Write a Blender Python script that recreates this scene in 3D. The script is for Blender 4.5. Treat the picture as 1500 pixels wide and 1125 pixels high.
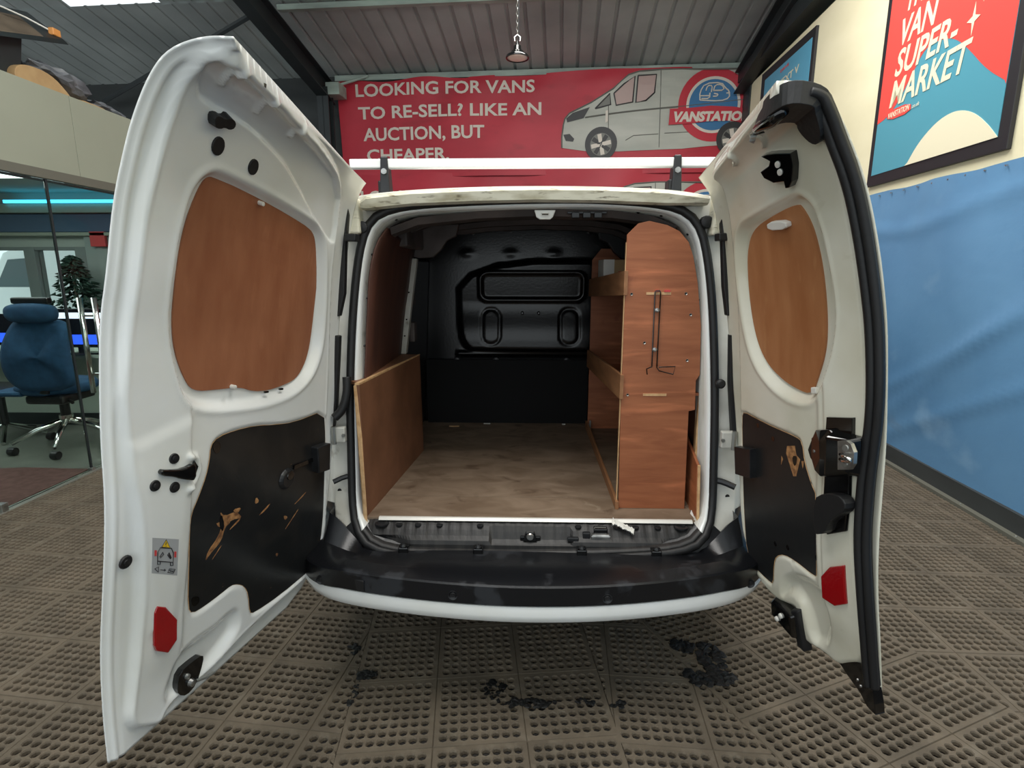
import bpy, bmesh, math, random
import numpy as np
from mathutils import Vector, Matrix
random.seed(7)
for o in list(bpy.data.objects): bpy.data.objects.remove(o)
SC = bpy.context.scene
COL = SC.collection
R = math.radians

# ---------------------------------------------------------------- camera, world, lights, exposure
cam_d = bpy.data.cameras.new('camera'); cam = bpy.data.objects.new('camera', cam_d); COL.objects.link(cam)
cam_d.sensor_fit = 'HORIZONTAL'; cam_d.sensor_width = 36; cam_d.lens = 808 / 1500 * 36; cam_d.clip_start = .02
cam.location = (0, 0, 1.5); cam.rotation_euler = (R(90 - 11.55), 0, R(1.6))
SC.camera = cam
w = bpy.data.worlds.new('world'); SC.world = w; w.use_nodes = True
w.node_tree.nodes['Background'].inputs[0].default_value = (.83, .90, .93, 1)
w.node_tree.nodes['Background'].inputs[1].default_value = 1.05
SC.view_settings.view_transform = 'Standard'; SC.view_settings.look = 'None'
SC.view_settings.gamma = 1; SC.view_settings.use_curve_mapping = False
SC.view_settings.exposure = 0.32
def area(name, loc, rot, sx, sy, power, col=(1, 1, 1)):
    l = bpy.data.lights.new(name, 'AREA'); l.shape = 'RECTANGLE'; l.size = sx; l.size_y = sy; l.energy = power; l.color = col
    o = bpy.data.objects.new(name, l); COL.objects.link(o); o.location = loc; o.rotation_euler = rot
    return o
# exposure = 0.32
area('overhead_fill', (0, 0.6, 5.4), (0, 0, 0), 5, 2.4, 230, (1, .98, .94))  # area light added under the closed roof to light the interior, no fixture
area('bay_fill', (1.0, 4.6, 4.9), (0, 0, 0), 3.0, 1.2, 130, (1, .98, .94))  # added without a fixture, set toward the right wall to brighten it
area('office_lamp', (-5.2, 4.6, 2.44), (0, 0, 0), 2.5, 2.5, 40, (.9, 1, .96))


# ---------------------------------------------------------------- measured outlines
# traced outlines in metres: L_/R_ are (metres from free edge, metres up) on each door skin
D = {
'L_ridge': [(-0.001,0.061),(0.011,0.143),(0.028,0.265),(0.035,0.436),(0.033,0.562),(0.024,0.645),(0.01,0.726),(0.008,0.822),(0.009,0.823),(0.009,0.995),(0.009,1.161),(0.012,1.304),(0.013,1.415),(0.013,1.486),(0.017,1.546),(0.024,1.596),(0.035,1.639),(0.061,1.684),(0.132,1.7),(0.331,1.701),(0.71,1.69)],
'L_band': [(0.039,0.074),(0.054,0.161),(0.068,0.29),(0.07,0.424),(0.059,0.557),(0.048,0.657),(0.034,0.738),(0.032,0.821),(0.026,0.889),(0.025,0.92),(0.034,1.078),(0.034,1.258),(0.039,1.378),(0.042,1.454),(0.038,1.514),(0.032,1.575),(0.02,1.636),(0.007,1.675),(0.031,1.715),(0.134,1.721),(0.301,1.71),(0.51,1.698),(0.705,1.648),(0.752,1.525),(0.759,1.416),(0.77,1.28),(0.807,0.999),(0.809,0.704),(0.824,0.628),(0.843,0.413),(0.866,0.259),(0.858,0.144),(0.802,0.087),(0.629,0.079),(0.479,0.073),(0.377,0.053),(0.283,0.037),(0.175,0.041),(0.144,0.036),(0.135,0.013),(0.109,0.022)],
'L_win': [(0.18,1.439),(0.209,1.449),(0.384,1.458),(0.607,1.454),(0.661,1.44),(0.693,1.397),(0.73,1.273),(0.753,1.069),(0.732,0.971),(0.686,0.905),(0.602,0.859),(0.482,0.841),(0.376,0.843),(0.283,0.849),(0.223,0.862),(0.183,0.889),(0.165,0.923),(0.142,0.999),(0.131,1.051),(0.122,1.136),(0.123,1.217),(0.129,1.3),(0.138,1.368),(0.154,1.412)],
'L_ply': [(0.196,1.431),(0.233,1.442),(0.422,1.446),(0.631,1.437),(0.682,1.415),(0.71,1.371),(0.714,1.239),(0.715,1.05),(0.694,0.969),(0.649,0.91),(0.577,0.89),(0.509,0.88),(0.446,0.882),(0.394,0.9),(0.306,0.899),(0.229,0.9),(0.2,0.94),(0.175,0.995),(0.163,1.047),(0.154,1.134),(0.154,1.218),(0.161,1.303),(0.172,1.365),(0.182,1.403)],
'L_step': [(0.067,1.566),(0.012,1.667),(0.065,1.695),(0.224,1.69),(0.437,1.68),(0.707,1.631),(0.755,1.429),(0.711,1.416),(0.439,1.552),(0.303,1.578),(0.199,1.583),(0.105,1.563)],
'L_panel': [(0.795,0.775),(0.626,0.757),(0.527,0.765),(0.439,0.777),(0.359,0.776),(0.298,0.768),(0.273,0.749),(0.269,0.713),(0.258,0.67),(0.232,0.613),(0.213,0.578),(0.21,0.537),(0.216,0.44),(0.225,0.296),(0.24,0.269),(0.284,0.267),(0.345,0.272),(0.384,0.278),(0.412,0.267),(0.443,0.242),(0.464,0.201),(0.476,0.127),(0.499,0.113),(0.634,0.1),(0.818,0.105),(0.845,0.149),(0.849,0.265),(0.82,0.49),(0.814,0.656)],
'L_hollow': [(0.162,0.128),(0.184,0.173),(0.246,0.187),(0.331,0.18),(0.37,0.195),(0.419,0.182),(0.432,0.104),(0.376,0.071),(0.283,0.037),(0.186,0.037),(0.148,0.048),(0.143,0.092)],
'L_refl': [(0.101,0.361),(0.107,0.377),(0.137,0.361),(0.179,0.306),(0.181,0.245),(0.152,0.22),(0.112,0.247),(0.105,0.266)],
'L_label': [(0.082,0.568),(0.153,0.537),(0.156,0.436),(0.086,0.475)],
'L_caps': [(0.136,0.748),(0.086,0.694),(0.136,0.677)],
'L_cap1': [(0.034,0.521)],
'L_handle': [(0.093,0.732),(0.12,0.725),(0.153,0.72),(0.187,0.729),(0.189,0.681),(0.152,0.693),(0.128,0.706),(0.095,0.716)],
'L_latch': [(0.189,0.073),(0.199,0.113),(0.245,0.116),(0.282,0.112),(0.284,0.088),(0.257,0.032),(0.22,0.023),(0.192,0.048)],
'L_oval': [(0.604,0.566)],
'L_clip': [(0.725,0.645),(0.81,0.645),(0.821,0.525),(0.744,0.539)],
'L_toplatch': [(0.111,1.551),(0.123,1.562),(0.139,1.563),(0.15,1.579),(0.166,1.576),(0.171,1.559),(0.162,1.545),(0.146,1.543),(0.137,1.532),(0.123,1.529)],
'L_holes': [(0.17,1.497),(0.292,1.501),(0.121,1.714)],
'L_pins': [(0.377,1.428),(0.36,0.904),(0.493,0.878),(0.561,0.882)],
'L_arc0': [(0.094,1.631),(0.077,1.652),(0.063,1.685),(0.058,1.715)],
'L_arc1': [(0.213,1.636),(0.2,1.656),(0.184,1.689),(0.185,1.718)],
'L_arc2': [(0.35,1.65),(0.341,1.67),(0.335,1.693),(0.344,1.714)],
'L_clickh': [(0.195,0.718),(0.213,0.727),(0.208,0.68)],
'L_damage': [(0.311,0.549),(0.331,0.526),(0.376,0.525),(0.406,0.492),(0.359,0.505),(0.335,0.489),(0.326,0.451),(0.286,0.428),(0.271,0.411),(0.279,0.442),(0.312,0.468),(0.327,0.508)],
'L_damage2': [(0.457,0.544),(0.474,0.522),(0.453,0.518)],
'R_band': [(0.034,0.135),(0.036,0.23),(0.036,0.302),(0.044,0.384),(0.053,0.465),(0.054,0.548),(0.051,0.63),(0.047,0.711),(0.036,0.776),(0.033,0.868),(0.037,0.937),(0.039,1.091),(0.04,1.203),(0.037,1.314),(0.032,1.426),(0.031,1.483),(0.046,1.519),(0.056,1.563),(0.009,1.616),(-0.014,1.667),(0.036,1.681),(0.195,1.675),(0.399,1.662),(0.549,1.653),(0.528,1.585),(0.525,1.536),(0.551,1.376),(0.566,1.166),(0.582,0.997),(0.604,0.748),(0.637,0.476),(0.645,0.327),(0.634,0.197),(0.574,0.126),(0.475,0.102),(0.396,0.123),(0.341,0.141),(0.341,0.076),(0.331,0.023),(0.219,0.053),(0.153,0.051),(0.101,0.092)],
'R_seal': [(0.009,0.082),(0.015,0.152),(0.018,0.24),(0.019,0.31),(0.023,0.394),(0.029,0.474),(0.031,0.555),(0.031,0.635),(0.027,0.715),(0.018,0.794),(0.013,0.869),(0.009,0.861),(0.014,0.975),(0.016,1.087),(0.017,1.198),(0.015,1.306),(0.013,1.402),(0.012,1.469),(0.006,1.52),(0.002,1.562),(-0.018,1.608)],
'R_win': [(0.195,1.412),(0.275,1.417),(0.407,1.421),(0.468,1.421),(0.513,1.386),(0.536,1.283),(0.536,1.195),(0.53,1.073),(0.496,0.96),(0.425,0.886),(0.344,0.844),(0.274,0.832),(0.221,0.842),(0.182,0.894),(0.151,0.963),(0.13,1.037),(0.121,1.11),(0.126,1.208),(0.129,1.305),(0.148,1.369),(0.172,1.4)],
'R_ply': [(0.224,1.393),(0.207,1.37),(0.188,1.316),(0.18,1.231),(0.181,1.13),(0.188,1.038),(0.198,0.978),(0.225,0.916),(0.255,0.857),(0.305,0.867),(0.375,0.894),(0.447,0.945),(0.49,1.011),(0.511,1.1),(0.514,1.208),(0.5,1.313),(0.468,1.367),(0.427,1.39),(0.357,1.396)],
'R_panel': [(0.579,0.776),(0.506,0.758),(0.41,0.739),(0.308,0.724),(0.281,0.713),(0.269,0.65),(0.238,0.591),(0.214,0.561),(0.218,0.314),(0.233,0.304),(0.321,0.314),(0.385,0.311),(0.432,0.285),(0.452,0.251),(0.476,0.16),(0.514,0.159),(0.599,0.173),(0.63,0.209),(0.618,0.36),(0.601,0.602),(0.593,0.754)],
'R_hollow': [(0.397,0.233),(0.316,0.281),(0.212,0.289),(0.162,0.255),(0.155,0.201),(0.177,0.129),(0.2,0.075),(0.284,0.044),(0.305,0.161),(0.347,0.192),(0.43,0.128),(0.427,0.175)],
'R_lockhousing': [(0.227,0.705),(0.209,0.735),(0.191,0.76),(0.128,0.771),(0.06,0.757),(0.057,0.665),(0.163,0.636),(0.187,0.649),(0.22,0.679)],
'R_lockplate': [(0.078,0.754),(0.047,0.759),(0.022,0.753),(0.008,0.732),(0.009,0.704),(0.027,0.682),(0.071,0.671)],
'R_locktop': [(0.161,0.804),(0.078,0.811),(0.077,0.755),(0.165,0.754)],
'R_lockstrip': [(0.166,0.635),(0.079,0.655),(0.08,0.598),(0.085,0.5),(0.15,0.469),(0.165,0.513)],
'R_lever': [(0.158,0.574),(0.123,0.594),(0.084,0.602),(0.056,0.589),(0.057,0.569),(0.08,0.545),(0.107,0.515),(0.118,0.482),(0.155,0.469)],
'R_refl': [(0.148,0.34),(0.114,0.382),(0.064,0.407),(0.06,0.296),(0.103,0.27),(0.15,0.273)],
'R_lowlatch': [(0.508,0.028),(0.421,0.099),(0.32,0.163),(0.317,0.09),(0.359,0.019),(0.374,0.027),(0.563,-0.0)],
'R_clip': [(0.612,0.642),(0.513,0.649),(0.519,0.542),(0.616,0.535)],
'R_flap': [(0.161,0.05),(0.116,0.085),(0.057,0.103),(0.018,0.045),(0.01,-0.0),(0.045,-0.0),(0.095,0.03),(0.143,0.026)],
'R_toplatch': [(0.241,1.559),(0.218,1.551),(0.13,1.507),(0.141,1.476),(0.163,1.444),(0.181,1.434),(0.195,1.438),(0.192,1.456),(0.232,1.469),(0.263,1.497),(0.268,1.518),(0.225,1.517),(0.214,1.525)],
'R_topbolts': [(0.188,1.504),(0.191,1.483)],
'R_lowbolts': [(0.355,0.102),(0.382,0.062)],
'R_striker': [(0.055,0.716),(-0.021,0.723)],
'R_lockscrews': [(0.044,0.744),(0.039,0.698)],
'R_topcap': [(0.036,1.681),(-0.028,1.677),(-0.03,1.637),(-0.03,1.607),(-0.008,1.576),(0.007,1.538),(0.042,1.487),(0.06,1.52),(0.084,1.539),(0.055,1.584),(0.031,1.624),(0.013,1.663)],
'R_whiteclip': [(0.341,1.385),(0.257,1.361),(0.262,1.337),(0.344,1.359)],
'R_arc0': [(0.208,1.648),(0.188,1.636),(0.205,1.605),(0.228,1.585)],
'R_arc1': [(0.353,1.656),(0.343,1.646),(0.355,1.622),(0.376,1.613)],
'R_damage': [(0.349,0.688),(0.313,0.695),(0.306,0.667),(0.288,0.656),(0.306,0.599),(0.32,0.596),(0.342,0.64),(0.354,0.663)],
'R_hole': [(0.073,1.661)],
'seal': [(-0.647,1.919,0.621),(-0.648,1.945,0.827),(-0.647,1.972,1.074),(-0.634,1.998,1.306),(-0.614,2.019,1.496),(-0.592,2.031,1.609),(-0.561,2.038,1.676),(-0.506,2.042,1.709),(-0.415,2.044,1.728),(-0.186,2.046,1.741),(0.04,2.046,1.747),(0.256,2.046,1.746),(0.479,2.044,1.729),(0.566,2.041,1.697),(0.611,2.034,1.636),(0.637,2.021,1.52),(0.657,2.004,1.36),(0.674,1.974,1.089),(0.679,1.943,0.812),(0.681,1.924,0.641),(0.649,1.863,0.571),(0.586,1.832,0.53),(0.412,1.83,0.505),(0.018,1.827,0.486),(-0.371,1.828,0.491),(-0.55,1.83,0.511),(-0.612,1.861,0.554)],
'bodyedge': [(-0.722,1.924,0.637),(-0.722,1.947,0.845),(-0.71,1.975,1.099),(-0.694,1.998,1.306),(-0.674,2.019,1.496),(-0.653,2.034,1.638),(-0.638,2.047,1.757),(-0.593,2.049,1.768),(-0.422,2.05,1.784),(-0.203,2.051,1.793),(0.027,2.052,1.796),(0.255,2.051,1.793),(0.495,2.05,1.783),(0.638,2.048,1.761),(0.676,2.046,1.747),(0.698,2.024,1.541),(0.725,2.004,1.36),(0.752,1.974,1.09),(0.766,1.943,0.813),(0.773,1.925,0.642),(0.728,1.833,0.539),(0.634,1.827,0.483),(0.413,1.826,0.469),(0.018,1.824,0.458),(-0.371,1.824,0.458),(-0.624,1.825,0.464),(-0.685,1.831,0.519)],
'leftcorner': [(-0.691,1.738),(-0.372,1.704),(-0.373,1.665),(-0.486,1.554),(-0.551,1.552),(-0.696,1.595)],
'wire': [(0.437,1.132),(0.433,1.153),(0.453,1.159),(0.455,1.162),(0.45,1.425),(0.454,1.431),(0.473,1.431),(0.507,1.428),(0.473,1.428),(0.474,1.153),(0.478,1.144),(0.531,1.134),(0.535,1.162),(0.475,1.159)],
'bar': [(-0.674,2.35,1.939),(-0.675,2.35,1.908),(0.722,2.35,1.945),(0.724,2.35,1.914),(-0.576,2.35,1.947),(-0.582,2.35,1.821),(0.587,2.35,1.951),(0.594,2.35,1.829)],
'banner': [(-3.613,4.389),(2.615,4.482),(2.806,3.212),(-3.473,3.276)],
'bn_win1': [(0.715,4.135),(0.861,4.261),(1.018,4.364),(0.999,4.009),(0.756,3.971)],
'bn_win2': [(1.064,4.373),(1.337,4.387),(1.316,4.13),(1.195,4.025),(1.046,4.001)],
'bn_win0': [(0.442,3.935),(0.657,4.137),(0.674,3.984),(0.523,3.95)],
'bn_light': [(0.003,3.813),(0.101,3.888),(0.359,3.959),(0.269,3.807),(0.021,3.757)],
'bn_fog': [(-0.036,3.579),(0.06,3.589),(0.133,3.515),(0.115,3.475),(0.002,3.489)],
'bn_stripe': [(0.292,3.817),(0.807,3.871),(1.431,3.911),(1.818,3.945),(2.648,4.021)],
'bn_vanline': [(0.64,3.974),(0.652,3.621),(1.402,4.448),(1.425,3.36),(0.916,3.471),(1.031,3.535),(1.404,3.55),(1.496,3.559),(2.07,3.58)],
'tarp': [(5.406,2.151),(3.651,2.138),(4.674,-0.001),(3.164,-0.001)],
'poster': [(5.321,2.222),(3.761,2.207),(5.315,3.676),(5.26,2.303),(3.835,2.295)],
'p_red': [(5.259,2.71),(5.134,2.729),(5.008,2.791),(4.851,2.956),(4.71,3.116),(4.513,3.093),(4.375,3.042),(4.23,2.927),(4.034,2.741),(3.848,2.617)],
'p_hill': [(4.753,2.309),(4.638,2.437),(4.463,2.535),(4.313,2.563),(4.188,2.546),(4.062,2.49),(3.932,2.39),(3.835,2.295)],
'cream': [(8.89,4.197),(6.425,4.152)],
'fascia': [(3.705,2.723),(4.885,2.763),(3.591,2.151),(4.603,2.126),(3.921,2.111),(3.909,0.019),(4.238,2.755),(4.237,2.28),(3.839,1.944),(3.824,1.252),(4.318,2.196),(4.306,1.328),(4.136,1.304),(4.107,0.569),(3.197,-0.002),(3.183,0.046),(3.168,-0.031)],
'chair': [(-4.407,4.385,0.506),(-4.31,4.385,0.71),(-4.164,4.385,0.937),(-4.132,4.385,1.049),(-3.733,4.385,1.05),(-3.715,4.385,0.883),(-3.779,4.385,0.597),(-3.788,4.385,0.363),(-4.161,4.385,0.242),(-4.363,4.385,0.27),(-4.153,4.385,0.122)],
'desk': [(52,452,(-4.537,1.163)),(130,452,(-4.035,1.164)),(52,462,(-4.548,1.1)),(85,492,(-4.367,0.911)),(128,520,(-4.116,0.732)),(0,495,(-4.925,0.89)),(135,610,(-4.163,0.138))],
'lamp': [(-0.095,5.0,3.653),(-0.1,5.0,3.225),(-0.185,5.0,3.236),(-0.004,5.0,3.234)],
'liningL3': [(-0.598,2.0,1.146),(-0.576,2.0,1.421),(-0.558,2.03,1.585),(-0.524,2.06,1.639),(-0.49,2.25,1.673),(-0.524,2.68,1.555),(-0.568,2.68,1.329),(-0.62,2.62,1.104)],
'gapL': [(-0.608,1.95,1.747),(-0.641,1.95,1.655),(-0.671,1.95,1.494),(-0.693,1.95,1.344),(-0.663,1.95,1.344),(-0.641,1.95,1.423),(-0.627,1.95,1.587),(-0.609,1.95,1.722)],
'gapL2': [(-0.693,1.94,1.28),(-0.664,1.94,1.275),(-0.671,1.94,1.206),(-0.694,1.94,1.004),(-0.716,1.94,0.9),(-0.726,1.94,0.9)],
'bootL': [(-0.648,1.93,1.128),(-0.646,1.92,1.073),(-0.663,1.91,1.012),(-0.691,1.9,0.984)],
'strapL': [(-0.647,1.93,0.752),(-0.675,1.92,0.753),(-0.712,1.9,0.739)],
'hingeL': [(-0.664,1.93,0.942),(-0.667,1.93,0.893),(-0.699,1.92,0.898)],
'blockL': [(-0.623,1.94,1.625),(-0.583,1.94,1.625),(-0.585,1.94,1.6),(-0.625,1.94,1.6)],
'holeL': [(-0.7,1.93,0.695)],
'gapR': [(0.643,1.95,1.751),(0.662,1.95,1.63),(0.686,1.95,1.494),(0.714,1.95,1.35),(0.69,1.95,1.349),(0.671,1.95,1.448),(0.649,1.95,1.652)],
'gapR2': [(0.703,1.94,1.284),(0.725,1.94,1.284),(0.759,1.94,0.913),(0.74,1.94,0.912),(0.714,1.94,1.114)],
'ovalR': [(0.682,1.93,1.111)],
'hingeR': [(0.698,1.93,0.936),(0.702,1.93,0.884),(0.736,1.92,0.893)],
'strapR': [(0.687,1.93,0.751),(0.718,1.92,0.747),(0.754,1.9,0.735)],
'holeR': [(0.739,1.93,0.688)],
'roofstrip': [(-0.582,1.98,1.741),(-0.56,1.98,1.757),(-0.407,1.98,1.772),(-0.196,1.98,1.78),(0.026,1.98,1.784),(0.247,1.98,1.781),(0.478,1.98,1.771),(0.617,1.98,1.753),(0.607,1.97,1.721),(-0.585,1.97,1.72)],
'bump_bits': [(-0.439,1.72,0.526),(-0.171,1.69,0.537),(0.197,1.69,0.543),(0.46,1.72,0.54),(-0.232,1.57,0.489),(0.257,1.57,0.485),(-0.711,1.74,0.432),(0.765,1.77,0.418),(-0.557,1.63,0.467)],
'roof': [(-6.323,7.499,4.866),(-5.238,7.567,4.854),(-4.041,7.59,4.85),(-0.617,7.731,4.824),(-4.157,7.481,4.87),(3.09,7.942,4.785),(-7.487,7.493,4.868),(2.825,9.287,4.537),(-4.121,9.26,4.542),(-4.469,11.443,4.141)],
}
# door skins as ruled surfaces: edge profile (x, z) at the free edge, and at the hinge edge
DOORS = {
 'L': dict(sign=1, ye=1.08, outer=[(-.991,.351),(-.984,.48),(-.966,.643),(-.936,.799),(-.911,.93),(-.895,1.041),(-.888,1.139),(-.870,1.278),(-.850,1.403),(-.822,1.497),(-.791,1.625),(-.760,1.71),(-.731,1.78),(-.688,1.854),(-.648,1.893),(-.583,1.911),(-.527,1.908)],
   hinge=[(-.80,.36),(-.785,.43),(-.757,.583),(-.730,.747),(-.709,1.009),(-.688,1.258),(-.656,1.494),(-.622,1.697),(-.600,1.762),(-.585,1.79),(-.571,1.808)]),
 'R': dict(sign=-1, ye=1.28, outer=[(.925,.356),(.896,.549),(.871,.685),(.853,.834),(.845,.978),(.838,1.098),(.825,1.215),(.809,1.343),(.792,1.436),(.758,1.57),(.714,1.699),(.663,1.796),(.629,1.85),(.605,1.883),(.539,1.895),(.50,1.893)],
   hinge=[(.86,.34),(.812,.45),(.775,.64),(.733,1.024),(.702,1.265),(.661,1.583),(.627,1.745),(.595,1.79),(.578,1.812)]),
}
DOORS['R']['outer'] = [(x + .022, z) for x, z in DOORS['R']['outer']]
for _d in DOORS.values():
    for _k in ('outer', 'hinge'):
        _p = np.array(_d[_k], float)
        for _i in range(2):
            _q = np.empty((2 * len(_p), 2)); _q[0] = _p[0]; _q[-1] = _p[-1]
            _q[1:-1:2] = .75 * _p[:-1] + .25 * _p[1:]; _q[2:-1:2] = .25 * _p[:-1] + .75 * _p[1:]; _p = _q
        _d[_k] = _p
        _l = np.concatenate([[0], np.cumsum(np.hypot(*np.diff(_p, axis=0).T))])
        _d[_k] = _p; _d[_k + '_v'] = _l / _l[-1]
        if _k == 'outer': _d['H'] = _l[-1]
    _d['W'] = float(np.hypot(1.95 - _d['ye'], .2))

def door_base(d, a, b):
    s = np.asarray(a, float) / d['W']; v = np.asarray(b, float) / d['H']
    o, h = d['outer'], d['hinge']
    xo = np.interp(v, d['outer_v'], o[:, 0]); zo = np.interp(v, d['outer_v'], o[:, 1])
    xh = np.interp(v, d['hinge_v'], h[:, 0]); zh = np.interp(v, d['hinge_v'], h[:, 1])
    yh = 1.895 + .1 * (zh - .6)
    return np.stack([xo + (xh - xo) * s, d['ye'] + (yh - d['ye']) * s, zo + (zh - zo) * s], -1)

def door_pt(d, a, b, t):
    # a: metres from the free edge, b: metres up the skin, t: metres in from the outer skin
    a = np.asarray(a, float); b = np.asarray(b, float); e = .03
    p = door_base(d, a, b)
    a = np.clip(a, 0, d['W']); b = np.clip(b, 0, d['H'])
    da = door_base(d, np.minimum(a + e, d['W']), b) - door_base(d, np.maximum(a - e, 0), b)
    db = door_base(d, a, np.minimum(b + e, d['H'])) - door_base(d, a, np.maximum(b - e, 0))
    n = np.cross(da, db) * d['sign']
    n /= np.linalg.norm(n, axis=-1, keepdims=True)
    return p + n * np.asarray(t, float)[..., None]
# ---------------------------------------------------------------- materials
def L(c):   # 8 bit sRGB to linear
    return tuple(((v / 255) / 12.92 if v <= 10 else ((v / 255 + .055) / 1.055) ** 2.4) for v in c) + (1,)
def mat(name, col, rough=.5, metal=0, col2=None, scale=(8, 8, 8), detail=4, lo=.35, hi=.65, bump=0, bscale=None, spec=.5,
        coat=0, spots=None, rough2=None, dist=0):
    m = bpy.data.materials.new(name); m.use_nodes = True; nt = m.node_tree; N = nt.nodes; K = nt.links
    b = N['Principled BSDF']; b.inputs['Base Color'].default_value = L(col); b.inputs['Roughness'].default_value = rough
    b.inputs['Metallic'].default_value = metal; b.inputs['Specular IOR Level'].default_value = spec; b.inputs['Coat Weight'].default_value = coat
    b.inputs['Coat Roughness'].default_value = .08
    tc = N.new('ShaderNodeTexCoord')
    def noise(sc, det):
        mp = N.new('ShaderNodeMapping'); mp.inputs['Scale'].default_value = sc; K.new(tc.outputs['Object'], mp.inputs[0])
        n = N.new('ShaderNodeTexNoise'); n.inputs['Scale'].default_value = 1; n.inputs['Detail'].default_value = det
        n.inputs['Distortion'].default_value = dist; K.new(mp.outputs[0], n.inputs[0]); return n
    out = None
    if col2 is not None:
        n = noise(scale, detail); r = N.new('ShaderNodeMapRange'); r.inputs[1].default_value = lo; r.inputs[2].default_value = hi
        K.new(n.outputs[0], r.inputs[0]); mx = N.new('ShaderNodeMix'); mx.data_type = 'RGBA'
        mx.inputs[6].default_value = L(col); mx.inputs[7].default_value = L(col2); K.new(r.outputs[0], mx.inputs[0]); out = mx.outputs[2]
        if rough2 is not None:
            rr = N.new('ShaderNodeMapRange'); rr.inputs[3].default_value = rough; rr.inputs[4].default_value = rough2
            K.new(r.outputs[0], rr.inputs[0]); K.new(rr.outputs[0], b.inputs['Roughness'])
    for (c3, sc3, l3, h3) in (spots or []):
        n = noise(sc3, 6); r = N.new('ShaderNodeMapRange'); r.inputs[1].default_value = l3; r.inputs[2].default_value = h3
        K.new(n.outputs[0], r.inputs[0]); mx = N.new('ShaderNodeMix'); mx.data_type = 'RGBA'
        if out is not None: K.new(out, mx.inputs[6])
        else: mx.inputs[6].default_value = L(col)
        mx.inputs[7].default_value = L(c3); K.new(r.outputs[0], mx.inputs[0]); out = mx.outputs[2]
    if out is not None: K.new(out, b.inputs['Base Color'])
    if bump:
        n = noise(bscale or scale, 5); bp = N.new('ShaderNodeBump'); bp.inputs['Strength'].default_value = 1; bp.inputs['Distance'].default_value = bump
        K.new(n.outputs[0], bp.inputs['Height']); K.new(bp.outputs[0], b.inputs['Normal'])
    return m
def emit(name, col, s):
    m = bpy.data.materials.new(name); m.use_nodes = True; b = m.node_tree.nodes['Principled BSDF']
    b.inputs['Base Color'].default_value = L(col); b.inputs['Emission Color'].default_value = L(col); b.inputs['Emission Strength'].default_value = s
    return m
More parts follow.
